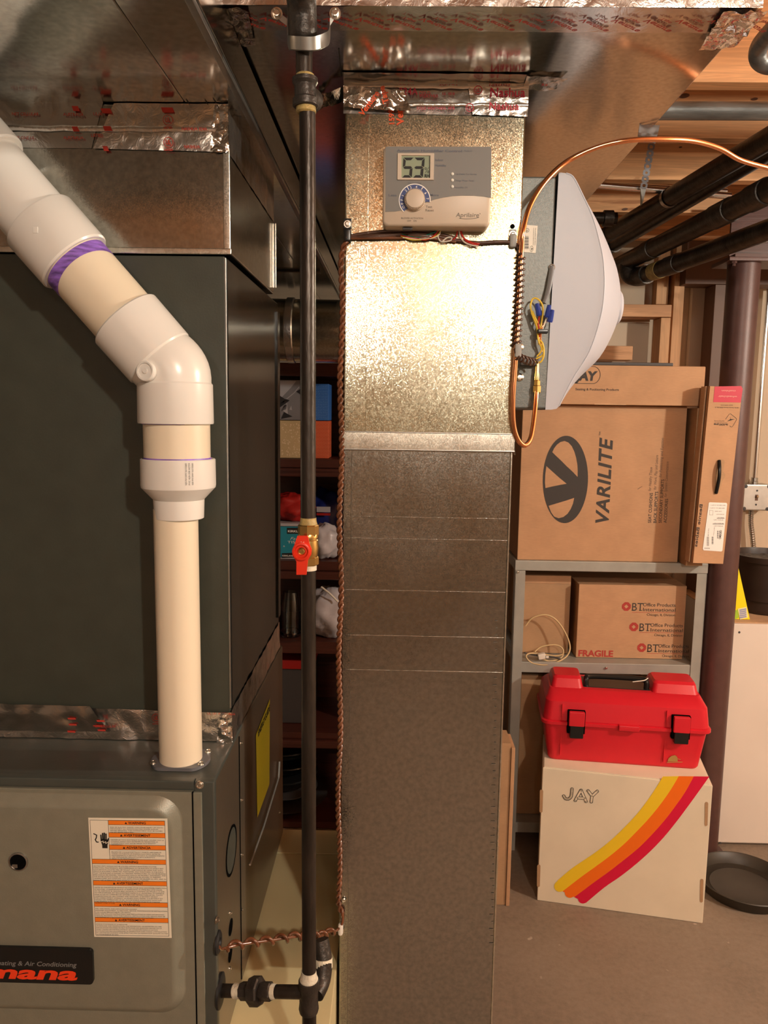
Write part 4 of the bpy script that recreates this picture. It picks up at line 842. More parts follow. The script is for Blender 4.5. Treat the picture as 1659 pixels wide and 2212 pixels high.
# embossed rectangle pressed into the housing
pa, pb = hp(1130, 478), hp(1172, 710)
MB().prism([V((xd, HY - 0.0004, pb.z)), V((pb.x - 0.001, HY - 0.0004, pb.z)), V((pb.x, HY - 0.0004, pb.z + 0.003)), V((pb.x, HY - 0.0004, pa.z - 0.003)), V((pb.x - 0.003, HY - 0.0004, pa.z)), V((xd, HY - 0.0004, pa.z))], V((0, 0.0006, 0))).build('pressed_panel', 'hum_grey', hu_)
# cover: side profile swept front to back, swelling towards the middle
prof = [(1207, 372), (1222, 374), (1239, 382), (1258, 418), (1281, 468), (1297, 525), (1305, 570), (1306.5, 624), (1299, 683), (1275, 758), (1239, 817), (1206, 882), (1194, 885), (1178, 885)]
P0 = [hp(1207, 372)] + smooth_path([hp(x, y) for x, y in prof[1:12]], 4) + [hp(x, y) for x, y in prof[12:]]
xb = lambda z: hp(1207, 372).x + (hp(1178, 885).x - hp(1207, 372).x) * ((zt_h - z) / (zt_h - zb_h))
def cover(i, j):
    k = i * (len(P0) - 1); n = min(int(k), len(P0) - 2); p = P0[n].lerp(P0[n + 1], k - n)
    y = HY + 0.30 * j; sw = 1.0 + 0.80 * math.sin(math.pi * min(max(j, 0), 1)) ** 0.85
    b = xb(p.z)
    return V((b + (p.x - b) * sw, y, p.z))
mb = MB().grid(cover, 52, 20)
for j in (0, 1):
    pts = [cover(i / 52, j) for i in range(53)]
    mb._f([mb._v(p) for p in pts])
mb.build('cover', 'hum_cover', hu_, 28, None, True, None, True)
mb = MB().tube([cover(i / 52, 0.0) + V((-0.0006, 0.0006, 0)) for i in range(2, 50)], 0.0012, 6).build('cover_edge', 'hum_cover', hu_)
kp = at(1330, 664, HY + 0.15)
MB().lathe(V((kp.x - 0.004, HY + 0.15, kp.z)), XP, [(0.028, 0), (0.027, 0.006), (0.022, 0.010), (0.0, 0.010)], 32).build('knob', 'hum_cover', hu_)
MB().lathe(V((kp.x + 0.0055, HY + 0.15, kp.z)), XP, [(0.019, 0), (0.019, 0.0015), (0, 0.0016)], 32).build('dial_face', 'print_dark', hu_)
# sticker
a, b, c, d = hp(1133, 486), hp(1161, 488), hp(1157, 547), hp(1131, 545)
st_ = MB().prism([q_ + V((0, -0.0012, 0)) for q_ in (a, b, c, d)], V((0, 0.0006, 0))).build('rating_sticker', 'sticker', hu_, 0)
mb = MB(); e = V((0, -0.0016, 0))
for k in range(13):
    y_ = 511 + k * 2.2; mb.quad(hp(1133, y_) + e, hp(1141.5, y_) + e, hp(1141.5, y_ + (1.2 if k % 3 else 0.7)) + e, hp(1133, y_ + (1.2 if k % 3 else 0.7)) + e)
mb.annulus(hp(1138.5, 498) + e, XP, ZP, 0.0022, 0.0026, 0, 6.2832, 18); mb.text('UL', hp(1136, 500) + e, XP, ZP, 0.0016, 0.0026, 0.02)
mb.annulus(hp(1148, 538) + e, XP * 0.6, ZP, 0.0034, 0.0038, 0, 6.2832, 18); mb.text('rp', hp(1149.5, 541) + e, ZP, -XP, 0.0022, 0.003, 0.03)
for k, s_ in enumerate(('Product Humidifier 24 VAC 60 Hz 0.5 A', 'MODEL 600 MADE IN USA')): mb.text(s_, hp(1152 + k * 4, 530) + e, ZP, -XP, 0.0010, 0.022)
mb.build('lettering', 'ink', st_, 0)
# cable entry and grey sensor lead
c = hp(1191.5, 578); MB().lathe(c + V((0, -0.0006, 0)), NY, [(0.0045, 0), (0.0045, 0.0015), (0.003, 0.002), (0.003, 0.0005), (0, 0.0005)], 20).build('cable_bushing', 'steel', hu_)
MB().tube(smooth_path([hp(1192, 576, HY - 0.002), hp(1189, 600, HY - 0.006), hp(1184, 628, HY - 0.008), hp(1175, 655, HY - 0.010)], 5), [0.0034] * 12 + [0.0028] * 4, 12).build('sensor_lead', 'probe', hu_)
# valve at the foot of the housing
vb = at(1160, 790, HY)
MB().box(hp(1122, 772, HY - 0.003), hp(1160, 790, HY - 0.014), 0.002).build('solenoid_valve', 'dgrey', hu_)
MB().lathe(hp(1160, 795, HY - 0.010), V((0, 0, -1)), [(0.0025, -0.008), (0.003, 0.006), (0.0036, 0.010), (0.0036, 0.016), (0.0028, 0.017)], 16).build('brass_inlet', 'brass', hu_)
MB().lathe(hp(1160, 821, HY - 0.010), V((0, 0, -1)), [(0.0030, 0), (0.0046, 0.001), (0.0046, 0.007), (0.0058, 0.008), (0.0058, 0.016), (0.0045, 0.0175), (0.0030, 0.018)], 6).build('compression_nut', 'brass', hu_, 20)
for px, py in ((1122, 750), (1122, 815)): MB().lathe(hp(px, py) + V((0, -0.001, 0)), NY, [(0.0055, 0), (0.0055, 0.001), (0.003, 0.003), (0, 0.0032)], 16).build('mounting_screw', 'screw', hu_)

# copper water tube: from the pipes on the right, down the duct edge, looping up into the valve
cu = [at(2000, 430, 1.30), at(1850, 415, 1.25), at(1760, 395, 1.22)]
for px, py, y in ((1690, 372, 1.20), (1659, 363, 1.18), (1600, 346, 1.15), (1555, 321, 1.12), (1500, 305, 1.08), (1440, 301, 1.05), (1360, 303, 1.03), (1290, 318, 1.03), (1225, 349, 1.03), (1178, 392, 1.015), (1145, 445, 1.0), (1130, 500, 0.988), (1125, 560, 0.992), (1121, 650, 0.992), (1116, 740, 0.99), (1112, 800, 0.99), (1108, 860, 0.99), (1109, 915, 0.992), (1118, 948, 0.996), (1133, 962, 1.004), (1146, 948, 1.016), (1153, 910, 1.032), (1157, 870, 1.044), (1160, 830, 1.05)):
    cu.append(at(px, py, y))
ct = tag(MB().tube(smooth_path(cu, 6), 0.0033, 12).build('copper_tube', 'copper', None, 60), 'thin copper water tube arching from the ceiling pipes down to the humidifier', 'tube')

# wires: loom across the duct, coil round the copper tube, twisted pair down the left edge
lm = thing('wire_loom', 'loom of brown cables with coloured ends running below the humidity control', 'cable', at(930, 515, DY))
fw = lambda px, py, e=0.004: at(px, py, DY - e)
for k, (dy, r, m_) in enumerate(((-6, 0.0022, 'wire_dark'), (0, 0.0024, 'wire_dark'), (5, 0.0020, 'wire'), (2, 0.0018, 'wire_dark'))):
    MB().tube(smooth_path([fw(752, 513 + dy * 0.4), fw(800, 509 + dy, 0.004 + k * 0.001), fw(850, 507 + dy * 1.4, 0.005), fw(905, 506 + dy * 1.3, 0.004 + k * .0012), fw(950, 512 + dy, 0.0045), fw(985, 519 + dy * 0.6, 0.004)], 6), r, 8).build('cable', m_, lm, 60)
MB().tube(smooth_path([fw(985, 519), fw(1030, 525), fw(1070, 523), fw(1106, 524), fw(1120, 534, 0.006), fw(1126, 545, 0.010)], 6), 0.0024, 8).build('cable', 'wire_dark', lm, 60)
for m_, pts in (('wred', ((865, 508), (890, 514), (920, 518), (940, 507), (949, 492))), ('wyellow', ((866, 510), (890, 518), (925, 516), (945, 508), (955, 492))), ('wgreen', ((868, 506), (900, 513), (930, 505), (944, 498), (950, 491))), ('wwhite', ((870, 513), (905, 517), (935, 514), (950, 505), (950, 490))),
                ('wwhite', ((945, 508), (950, 520), (962, 522), (974, 519), (975, 513), (965, 514), (955, 522))), ('wred', ((990, 492), (988, 500), (985, 512), (978, 518))), ('wred', ((993, 492), (996, 504), (1004, 516), (1020, 524), (1036, 527))), ('wred', ((996, 492), (998, 506), (1006, 520), (1022, 527), (1034, 531))), ('wwhite', ((992, 493), (994, 510), (1003, 523), (1020, 530), (1034, 531)))):
    MB().tube(smooth_path([fw(x, y, 0.0075) for x, y in pts], 5), 0.00095, 6).build('wire_end', m_, lm, 60)
def clamp(px, py, mat, lab, w=0.010, scy=-26):
    c = at(px, py, DY)
    t = thing('cable_clamp', lab, 'clamp', c)
    MB().obox(c + V((0, -0.004, 0)), XP, YP, ZP, w / 2, 0.0042, 0.0085, 0.003).build('band', mat, t)
    MB().obox(c + V((0, -0.001, -scy * 0.0006)), XP, YP, ZP, w / 2, 0.0010, 0.006, 0.0008).build('tab', mat, t)
    s_ = at(px, py + scy, DY); screw(s_ + V((0, -0.0018, 0)), NY, t, 0.0032)
    return t
clamp(751, 510, 'black', 'black cable clamp screwed to the upper duct edge by the gas pipe', 0.010, -25)
clamp(1107, 522, 'clampgrey', 'grey cable clamp screwed to the duct edge by the humidifier', 0.009, -14)
MB().disc(at(1107, 489, DY - 0.0004), NY, 0.003, 14).build('screw_hole', 'hole', du, 0)
tw = thing('thermostat_wire', 'brown wire coiled tightly round the copper tube beside the humidifier', 'wire', at(1118, 700, 0.99))
pth = smooth_path(cu, 6); seg_ = [p for p in pth if at(1125, 545, .99).z >= p.z >= at(1116, 757, .99).z and p.x < 0.18 and p.y < 1.0]
MB().tube(helix(seg_, 0.0049, 17), 0.0015, 8).build('coil', 'wire_dark', tw, 60)
hx = [at(1115, 768, 0.985), at(1128, 775, 0.995), at(1142, 780, 1.01), at(1155, 784, 1.025)]
MB().tube(helix(smooth_path(hx, 5), 0.0042, 5), 0.0014, 8).build('coil', 'wire_dark', tw, 60)
MB().tube(smooth_path([at(1118, 745, 0.984), at(1113, 757, 0.983), at(1116, 768, 0.983)], 4), 0.0016, 8).build('lead', 'wire_dark', tw, 60)
MB().obox(at(1119, 757, 0.984), XP, YP, ZP, 0.0042, 0.003, 0.0085, 0.002).build('sleeve_clamp', 'clampgrey', tw)
yw = thing('wire_bundle', 'bundle of yellow wires with blue wire nuts tied in front of the humidifier', 'wire', at(1165, 720, 1.04))
jw = lambda px, py, y=1.045: at(px, py, y)
for m_, pts in (('wyellow', ((1160, 770), (1170, 755), (1163, 735), (1160, 710), (1150, 680), (1146, 660), (1152, 645), (1164, 648), (1173, 665), (1170, 695), (1166, 715))), ('wyellow', ((1158, 775), (1174, 765), (1172, 742), (1162, 730), (1168, 712), (1158, 690), (1150, 672))),
                ('wyellow', ((1155, 780), (1168, 782), (1175, 762), (1166, 738), (1163, 716), (1156, 694), (1148, 676))), ('wwhite', ((1162, 745), (1168, 720), (1178, 695), (1182, 683))), ('wred', ((1164, 740), (1166, 722), (1163, 700), (1165, 682))), ('copper', ((1170, 760), (1168, 725), (1172, 705), (1184, 690)))):
    MB().tube(smooth_path([jw(x, y, 1.046 - 0.002 * (k % 3)) for k, (x, y) in enumerate(pts)], 5), 0.0012, 7).build('strand', m_, yw, 60)
for (xa, ya), (xb_, yb) in (((1165, 682), (1160, 657)), ((1182, 686), (1187, 657)), ((1187, 696), (1193, 671))):
    p, q_ = jw(xa, ya, 1.040), jw(xb_, yb, 1.038); MB().lathe(p, q_ - p, [(0.0034, 0), (0.0040, 0.002), (0.0034, 0.010), (0.0026, 0.016), (0, 0.0165)], 10).build('wire_nut', 'wnut', yw, 20)
MB().obox(jw(1172, 716, 1.040), XP, YP, ZP, 0.0068, 0.005, 0.0028, 0.0012).build('tie', 'black', yw)
tpair = thing('thermostat_wire', 'long brown twisted wire pair hanging down the duct edge to the furnace grommet', 'wire', at(738, 1300, 0.99))
lx = lambda py: 742 - (py - 540) * 6.5 / 1400 + 2.5 * math.sin(py * 0.021) 
vp = smooth_path([at(752, 513, DY - 0.005), at(742, 535, DY - 0.002)] + [at(lx(y) - 4, y, DY - 0.002) for y in range(570, 1960, 60)] + [at(741, 1975, DY - 0.004)], 5)
MB().tube(helix(vp, 0.0021, 46, 0.0, 12), 0.0021, 8).build('strand', 'wire', tpair, 60)
MB().tube(helix(vp, 0.0021, 46, math.pi, 12), 0.0021, 8).build('strand', 'wire', tpair, 60)
MB().tube(smooth_path([at(741, 1972, DY - 0.004), at(740, 1990, DY - 0.004), at(735, 2002, DY - 0.006), at(726, 2010, DY - 0.01), at(710, 2013, 0.97), at(690, 2022, 0.95), at(650, 2022, 0.915), at(580, 2032, 0.88), at(520, 2040, 0.855), at(480, 2050, 0.836), at(474, 2046, 0.822)], 6), 0.0019, 8).build('lead', 'wire', tpair, 60)
hz = smooth_path([at(724, 2009, DY - 0.01), at(690, 2022, 0.95), at(650, 2022, 0.915), at(580, 2032, 0.88), at(520, 2040, 0.855), at(486, 2046, 0.838)], 6)
MB().tube(helix(hz, 0.0046, 9.5), 0.0022, 8).build('coil', 'wire', tpair, 60)
clamp(736, 2003, 'clampwhite', 'small white clamp holding the twisted wire near the duct foot', 0.007, 4)
screw(at(743, 1944, DY - 0.0002), NY, du, 0.0022)

# ------------------------------------------------------------------ grey steel shelf and what is on it
SY = 2.5
sh = thing('shelf_unit', 'grey painted steel shelf unit stacked with cardboard boxes', 'shelf', (0.71, 2.7, 0))
sx0, sx1 = at(1113, 1215, SY).x, at(1530, 1230, SY).x; zt1, zb1 = at(1320, 1214, SY).z, at(1320, 1236, SY).z
zm1, zm0 = at(1310, 1434, SY).z, at(1310, 1457, SY).z
SB = 2.93
MB().box((sx0, SY, zb1), (sx1, SB, zt1), 0.003).build('shelf_board', 'shelfgrey', sh)
MB().box((sx0 + 0.02, SY + 0.004, zm0), (sx1 - 0.02, SB, zm1), 0.003).build('shelf_board', 'shelfgrey', sh)
zl = at(1130, 1778, SY).z; zl0 = at(1130, 1800, SY).z
MB().box((sx0 + 0.02, SY + 0.004, zl0), (sx1 - 0.02, SB, zl), 0.003).build('shelf_board', 'shelfgrey', sh)
pwid = at(1136, 1300, SY).x - at(1117, 1300, SY).x + 0.006
for x0, x1_, s in ((sx0 + 0.002, sx0 + pwid, 1), (sx1 - pwid, sx1 - 0.002, -1)):
    for y0, y1 in ((SY + 0.001, SY + 0.003), (SB - 0.003, SB - 0.001)):
        pm = MB().box((x0, y0, 0.0), (x1_, y1, zb1 - 0.0005), 0.0006)
        xe = x0 if s > 0 else x1_
        pm.box((xe - 0.0002, y0, 0.0), (xe + 0.0022 * s, y0 + (0.035 if y0 < 2.7 else -0.035), zb1 - 0.0005), 0.0006)
        pm.build('post', 'shelfgrey', sh)
for px, py in ((1119, 1236), (1310, 1443)): screw(at(px, py, SY), NY, sh, 0.003)

def carton(name, lab, cat, o, u, w, h, d, mat, open_top=False):  # o: front lower corner, u: direction along the front
    u = u.normalized(); n_ = V((u.y, -u.x, 0)); rz = math.atan2(u.y, u.x)
    t = thing(name, lab, cat, o)
    c = o + u * (w / 2) - n_ * (d / 2)
    MB().obox(c + ZP * (h / 2), u, -n_, ZP, w / 2, d / 2, h / 2, 0.003).build('body', mat, t)
    return t, u, n_
# tall box with the oval V mark
VY = SY + 0.012
a, b, c_, d_ = at(1117, 1209, VY), at(1463, 1212, VY), at(1128, 885, VY), at(1487, 866, VY)
vb, u, n_ = carton('cardboard_box', 'big cardboard box with an oval V logo, on the shelf top', 'box', V((a.x, VY, zt1)), XP, (b.x + d_.x) / 2 - a.x, (c_.z + d_.z) / 2 - zt1, 0.40, 'card')
vp_ = lambda px, py, e=0.0: at(px, py, VY) + V((0, -0.0006 - e, 0))
vc = lambda x, y, e=0.0: vp_(1090 + x / 2.9157, 740 + y / 2.9157, e)
mb = MB(); mb.poly([vc(383 + 142 * math.cos(t) - 10 * math.sin(t), 862 + 275 * math.sin(t) + 10 * math.cos(t)) for t in [2 * math.pi * k / 60 for k in range(60)]])
lg = mb.build('logo', 'print_dark', vb, 0)
def blob(pts, n=5):
    q_ = [V((x, y, 0)) for x, y in pts]; q_ = q_ + [q_[0]]; return [(p.x, p.y) for p in smooth_path(q_, n)[:-1]]
cut = MB()
def curve_then(pts, sharp): return pts
for pts in ([(300, 690), (312, 665), (330, 642), (352, 626), (378, 620), (402, 630), (422, 652), (438, 685), (450, 725), (458, 770), (460, 810), (459, 846), (430, 815), (390, 778), (350, 738), (320, 710)],
            [(263, 778), (300, 812), (345, 852), (390, 889), (350, 896), (300, 906), (257, 916), (254, 880), (256, 830)],
            [(277, 1028), (330, 1012), (390, 994), (438, 978), (430, 1015), (416, 1048), (396, 1078), (370, 1098), (340, 1106), (312, 1096), (292, 1068)]):
    cut.poly([vc(x, y, 0.0004) for x, y in pts])
cut.build('logo_gap', 'card', vb, 0)
mb = MB(); L1 = (vc(0, 600) - vc(0, 1137)).length
mb.text('VARILITE', vc(652, 1137), ZP, -XP, (vc(652, 0) - vc(570, 0)).length, L1, 0.026, 0.22, 'LEFT', 1.08); 
mb.text('TM', vc(606, 585), ZP, -XP, 0.006, 0.012)
mb.build('lettering', 'print_dark', vb, 0)
mb = MB(); mc = MB()
for x, s1, y1, s2, y2 in ((922, 'SEAT CUSHIONS', 942, 'for Healthy Tissue', 782), (955, 'BACK SUPPORTS', 934, 'for Work, Play and Leisure', 706), (988, 'SECONDARY SUPPORTS', 856, 'for Positioning and Function', 600), (1020, 'ACCESSORIES', 980, 'for System Customization', 746)):
    ln = lambda p, q_: abs(q_ - p) / 2.9157 / FPX * VY * 0.985
    mb.text(s1, vc(x, 1136), ZP, -XP, 0.0098, ln(1136, y1), 0.012); mc.text(s2, vc(x, y1 - 8), ZP, -XP, 0.0092, ln(y1 - 8, y2), 0.0, 0.2)
mb.build('lettering', 'print_dark', vb, 0); mc.build('lettering', 'print_grey', vb, 0)
MB().strip([vc(838, 924), vc(852, 914), vc(866, 906)], 0.0016, NY).build('scuff', 'print_grey', vb, 0)
# flat box on top of it
vt = vb.location.z + ((c_.z + d_.z) / 2 - zt1) + 0.0008
JY = SY - 0.03
a, b, c_ = at(1521, 858, JY), at(1525, 792, JY), at(1215, 855, JY)
jb, u, n_ = carton('cardboard_box', 'flat cardboard box with an oval logo, lying on the big box', 'box', V((0.36, JY, vt)), XP, b.x - 0.36, at(1400, 790, JY).z - vt, 0.44, 'card')
jp = lambda px, py, e=0.0: at(px, py, JY) + V((0, -0.0006 - e, 0))
oc = jp(1265, 810); mb = MB()
pts = [oc + V((0.043 * (1 if math.cos(t) > 0 else -1) * 0.55 + 0.022 * math.cos(t), 0, 0.0265 * math.sin(t))) for t in [2 * math.pi * k / 48 for k in range(49)]]
mb.strip(pts, 0.0016, NY); mb.text('JAY', jp(1241, 821), XP, ZP, 0.027, 0.072, 0.05, 0.12)
mb.text('Seating & Positioning Products', jp(1243, 843), XP, ZP, 0.0072, jp(1337, 843).x - jp(1243, 843).x, 0.01)
mb.build('lettering', 'print_dark', jb, 0)
MB().box((0.37, JY + 0.006, jb.location.z + at(1400, 790, JY).z - vt), (b.x - 0.10, JY + 0.20, jb.location.z + at(1400, 790, JY).z - vt + 0.010), 0.002).build('dark_sheet', 'dgrey', jb)  # thin dark sheet along the box top
MB().box((0.62, JY - 0.0006, vt + 0.0002), (0.72, JY + 0.001, vt + 0.004), 0.0005).build('flap_edge', 'card_edge', jb)

# narrow upright box beside it, with sleeve lid and carrying handle
NY_ = 2.40
nb_ = thing('cardboard_box', 'narrow upright cardboard box with a crimson corner label and a black carrying handle', 'box', at(1530, 1216, NY_))
fa, fb, fc, fd = at(1497, 1216, NY_), at(1562, 1218, NY_), at(1604, 838, NY_), at(1534, 834, NY_)
fa.y = fb.y = fc.y = fd.y = NY_
MB().prism([fa, fb, fc, fd], V((0, 0.055, 0))).build('sleeve', 'card', nb_, 20)
lowz = zt1 + 0.001
ib = [V((fa.x - 0.001, 2.464, lowz)), V((fa.x + 0.052, 2.464, lowz)), V((fd.x + 0.038, 2.464, 1.525)), V((fd.x - 0.012, 2.464, 1.525))]
MB().prism([V((p.x, 2.456, p.z)) for p in ib], V((0, 0.36, 0))).build('body', 'card_dark', nb_, 20)
MB().prism([V((p.x - 0.006, NY_ + 0.02, p.z)) for p in (fa, fd)] + [V((p.x - 0.002, NY_ + 0.02, p.z)) for p in (fd, fa)], V((0, 0.034, 0))).build('flap', 'card_edge', nb_, 20)
npt = lambda px, py, e=0.0: at(px, py, NY_ - 0.0006 - e)
nc = lambda x, y, e=0.0: npt(1480 + x / 5.3966, 820 + y / 5.3966, e)   # pixels of a 5.4x crop
MB().poly([nc(*p) for p in ((345, 80), (655, 75), (672, 110), (648, 268), (327, 262))]).build('corner_label', 'pink', nb_, 0)
nu = (nc(300, 300) - nc(600, 305)).normalized(); nv = (nc(250, 900) - nc(340, 300)).normalized(); nv = (nv - nu * nv.dot(nu)).normalized()
mb = MB(); w_ = (nc(0, 0) - nc(100, 0)).length / 100
mb.text('wheelchair', nc(608, 190, 0.0004), nu, nv, 20 * w_, 225 * w_, 0.03); mb.text('cushion', nc(590, 124, 0.0004), nu, nv, 20 * w_, 165 * w_, 0.03)
mb.build('lettering', 'pink_text', nb_, 0)
mb = MB()
mb.text('100 N. Florida Avenue Belleville, IL', nc(625, 322), nu, nv, 13 * w_, 280 * w_); mb.text('62221-5429 U.S.A', nc(555, 294), nu, nv, 12 * w_, 140 * w_)
mb.text('the ROHO group', nc(500, 515), nu, nv, 22 * w_, 165 * w_, 0.03); mb.text('Shape Fitting Technology', nc(458, 480), nu, nv, 9 * w_, 120 * w_)
mb.strip([nc(x, y) for x, y in ((345, 497), (490, 503))], 2.5 * w_, NY)
dm = [(472, 462), (515, 402), (530, 398), (595, 450), (600, 468), (555, 545), (540, 553), (520, 540)]
mb.strip([nc(x, y) for x, y in dm], 4 * w_, NY)
for x, y in ((530, 425), (582, 462), (535, 522), (488, 488)): mb.poly([nc(x, y), nc(527, 460), nc(538, 468), nc(530, 476)])
mb.build('lettering', 'print_dark', nb_, 0)
ht = [(375, 985), (385, 945), (410, 928), (440, 930), (462, 950), (455, 1010), (440, 1070), (466, 1100), (468, 1130), (440, 1175), (432, 1190), (415, 1280), (395, 1320), (370, 1332), (335, 1310), (350, 1225), (345, 1150), (362, 1085)]
MB().poly([nc(*p) for p in ht]).build('handle_slot', 'card_dark', nb_, 0)
MB().tube(smooth_path([nc(360, 1325, 0.001), nc(380, 1240, 0.008), nc(398, 1130, 0.012), nc(402, 1030, 0.010), nc(397, 942, 0.001)], 6), 0.0052, 10).build('handle', 'black', nb_)
lab2 = MB().prism([nc(*p, 0.0002) for p in ((276, 1436), (288, 1430), (480, 1437), (490, 1450), (434, 1995), (420, 2004), (214, 1990), (205, 1972))], V((0, -0.0003, 0))).build('shipping_label', 'white_print', nb_, 0)
mb = MB(); e = 0.0008
for x0, x1_, y in ((290, 470, 1470), (285, 460, 1503), (345, 425, 1540), (360, 455, 1575), (375, 452, 1612), (330, 445, 1640), (322, 448, 1680), (330, 440, 1712)):
    mb.text('SEAT SIZE 18 x 16 QTY 1' if y != 1540 else 'LOT 0425', nc(x1_, y - 8, e), nu, nv, 10 * w_, (x1_ - x0) * w_)
for x0, x1_, y in ((370, 458, 1617), (322, 452, 1684)): mb.strip([nc(x0, y, e), nc(x1_, y, e)], 5 * w_, NY)
dn2 = (nc(390, 1860) - nc(400, 1760)).normalized(); rt2 = -nu
mb.text('QSDEMO', nc(404, 1756, e), dn2, rt2, 24 * w_, 108 * w_, 0.03)
for x, y, s_ in ((338, 1722, 'Ship To: Demo'), (272, 1735, 'Order No. 8841')): mb.text(s_, nc(x, y, e), dn2, rt2, 9 * w_, 100 * w_)
for bx_, by, bw, bl in ((372, 1760, 18, 95), (310, 1830, 20, 90), (252, 1832, 26, 110)):
    for k in range(14):
        y = by + bl * k / 14; mb.quad(nc(bx_, y, e), nc(bx_ + bw, y, e), nc(bx_ + bw, y + (4 if k % 3 else 2), e), nc(bx_, y + (4 if k % 3 else 2), e))
mb.text('ROHO', nc(285, 1960, e), nu, nv, 14 * w_, 62 * w_)
for q0, q1 in (((285, 1525), (285, 1578)), ((285, 1578), (322, 1580)), ((322, 1580), (325, 1527)), ((325, 1527), (285, 1525))): mb.strip([nc(*q0, e), nc(*q1, e)], 2 * w_, NY)
mb.build('lettering', 'ink', lab2, 0)
dd = (nc(170, 1950) - nc(235, 1455)).normalized()
MB().text('Beanie Babies', nc(205, 1455, 0.0002), dd, V((-dd.z, 0, dd.x)) * -1, 36 * w_, (nc(170, 1950) - nc(235, 1455)).length, 0.012).build('handwriting', 'print_dark', nb_, 0)



# office-supply box and the plain box on the middle shelf, with the cord in front
BY = SY + 0.06
a, b, c_ = at(1243, 1429, BY), at(1488, 1436, BY), at(1372, 1264, BY)
zs = zm1 + 0.0008
xb1 = min(b.x, sx1 - 0.042)
bb, u, n_ = carton('cardboard_box', 'cardboard box with three red diamond logos and the word FRAGILE, on the middle shelf', 'box', V((a.x, BY, zs)), XP, xb1 - a.x, c_.z - zs, 0.30, 'card')
bp = lambda px, py, e=0.0: at(px, py, BY) + V((0, -0.0006 - e, 0))
ms = (bp(1400, 1300) - bp(1300, 1300)).length / 100
for k, (px, py) in enumerate(((1353, 1310), (1369, 1354), (1386, 1399))):
    c0_ = bp(px, py); mr, mk_ = MB(), MB()
    for q0 in range(4):                                     # interlocked square: four mitred bars
        a0 = math.pi / 2 * q0
        d1 = V((math.cos(a0), 0, math.sin(a0))); d2 = V((-math.sin(a0), 0, math.cos(a0)))
        mr.poly([c0_ + d1 * (9.6 * ms) - d2 * (3.8 * ms), c0_ + d1 * (9.6 * ms) + d2 * (3.8 * ms), c0_ + d2 * (9.4 * ms) + d1 * (3.8 * ms), c0_ + d2 * (4.6 * ms) + d1 * (0.3 * ms), c0_ + d1 * (4.4 * ms)])
    mk_.text('BT', bp(px + 12, py + 9), XP, ZP, 17.5 * ms, 24 * ms, 0.0)
    for sx_ in (14.5, 30.5): mk_.strip([bp(px + sx_ - 3, py + 8.6), bp(px + sx_ + 3, py + 8.6)], 1.4 * ms, NY)
    full = px + 36
    mk_.text('Office Products', bp(full, py - 0.5), XP, ZP, 7.6 * ms, (70 if k < 2 else 66) * ms, 0.004)
    mk_.text('International', bp(full, py + 10), XP, ZP, 7.6 * ms, (70 if k < 2 else 66) * ms, 0.004)
    mr.strip([bp(px + 12, py + 12.5), bp(px + 106 if k < 2 else px + 101, py + 13)], 0.7 * ms, NY)
    mk_.text('Chicago, IL Division', bp(px + 44, py + 20), XP, ZP, 5.2 * ms, (61 if k < 2 else 58) * ms, 0.006)
    mr.build('logo', 'bt_red', bb, 0); mk_.build('lettering', 'print_dark', bb, 0)
MB().text('FRAGILE', bp(1249, 1417), XP, ZP, 13.5 * ms, 76 * ms, 0.035).build('lettering', 'bt_red', bb, 0)
LY = SY + 0.10
a, b, c_ = at(1132, 1425, LY), at(1226, 1430, LY), at(1180, 1243, LY)
cb_, u, n_ = carton('cardboard_box', 'plain tan cardboard box behind the cord on the middle shelf', 'box', V((sx0 + 0.045, LY, zs)), XP, b.x - sx0 - 0.045, c_.z - zs, 0.30, 'card_dark')
cbz = c_.z
MB().box((sx0 + 0.047, LY - 0.002, cbz - 0.028), (b.x - 0.002, LY - 0.0002, cbz - 0.001), 0.001).build('flap', 'card', cb_)
cdt = thing('extension_cord', 'coiled cream extension cord with a plug, on the shelf before the plain box', 'cord', at(1178, 1420, SY + 0.04))
ck = lambda px, py, y=0.03: at(px, py, SY + y)
MB().tube(smooth_path([ck(1135, 1352, .05), ck(1150, 1335, .05), ck(1177, 1328, .05), ck(1200, 1338, .05), ck(1220, 1365, .045), ck(1231, 1395, .04), ck(1226, 1415, .03), ck(1208, 1428, .015), ck(1180, 1436, .006), ck(1150, 1432, .006), ck(1137, 1420, .01), ck(1142, 1412, .02), ck(1165, 1412, .03), ck(1200, 1417, .03), ck(1218, 1412, .03)], 6), 0.0028, 8).build('cord', 'cord', cdt, 60)
MB().tube(smooth_path([ck(1155, 1408, .03), ck(1170, 1397, .04), ck(1200, 1393, .045), ck(1216, 1403, .04), ck(1213, 1420, .03), ck(1190, 1428, .02), ck(1172, 1424, .018)], 6), 0.0026, 8).build('cord', 'cord', cdt, 60)
MB().tube(smooth_path([ck(1133, 1410, .03), ck(1160, 1416, .03), ck(1200, 1420, .02), ck(1212, 1425, .02)], 6), 0.0028, 8).build('cord', 'dgrey', cdt, 60)
pc_ = ck(1170, 1417, .016); MB().obox(pc_, V((0.9, 0, 0.2)).normalized(), YP, V((-0.2, 0, 0.9)).normalized(), 0.013, 0.010, 0.010, 0.004).box(pc_ + V((0.012, -0.012, -0.004)), pc_ + V((0.022, -0.006, 0.004)), 0.001).build('plug', 'wwhite', cdt)
a, b = at(1133, 1775, SY + .06), at(1160, 1458, SY + .06)
carton('cardboard_box', 'tall tan cardboard box on the lowest shelf behind the red toolbox', 'box', V((sx0 + 0.045, SY + 0.06, zl + 0.001)), XP, 0.42, zm0 - zl - 0.03, 0.30, 'card_dark')

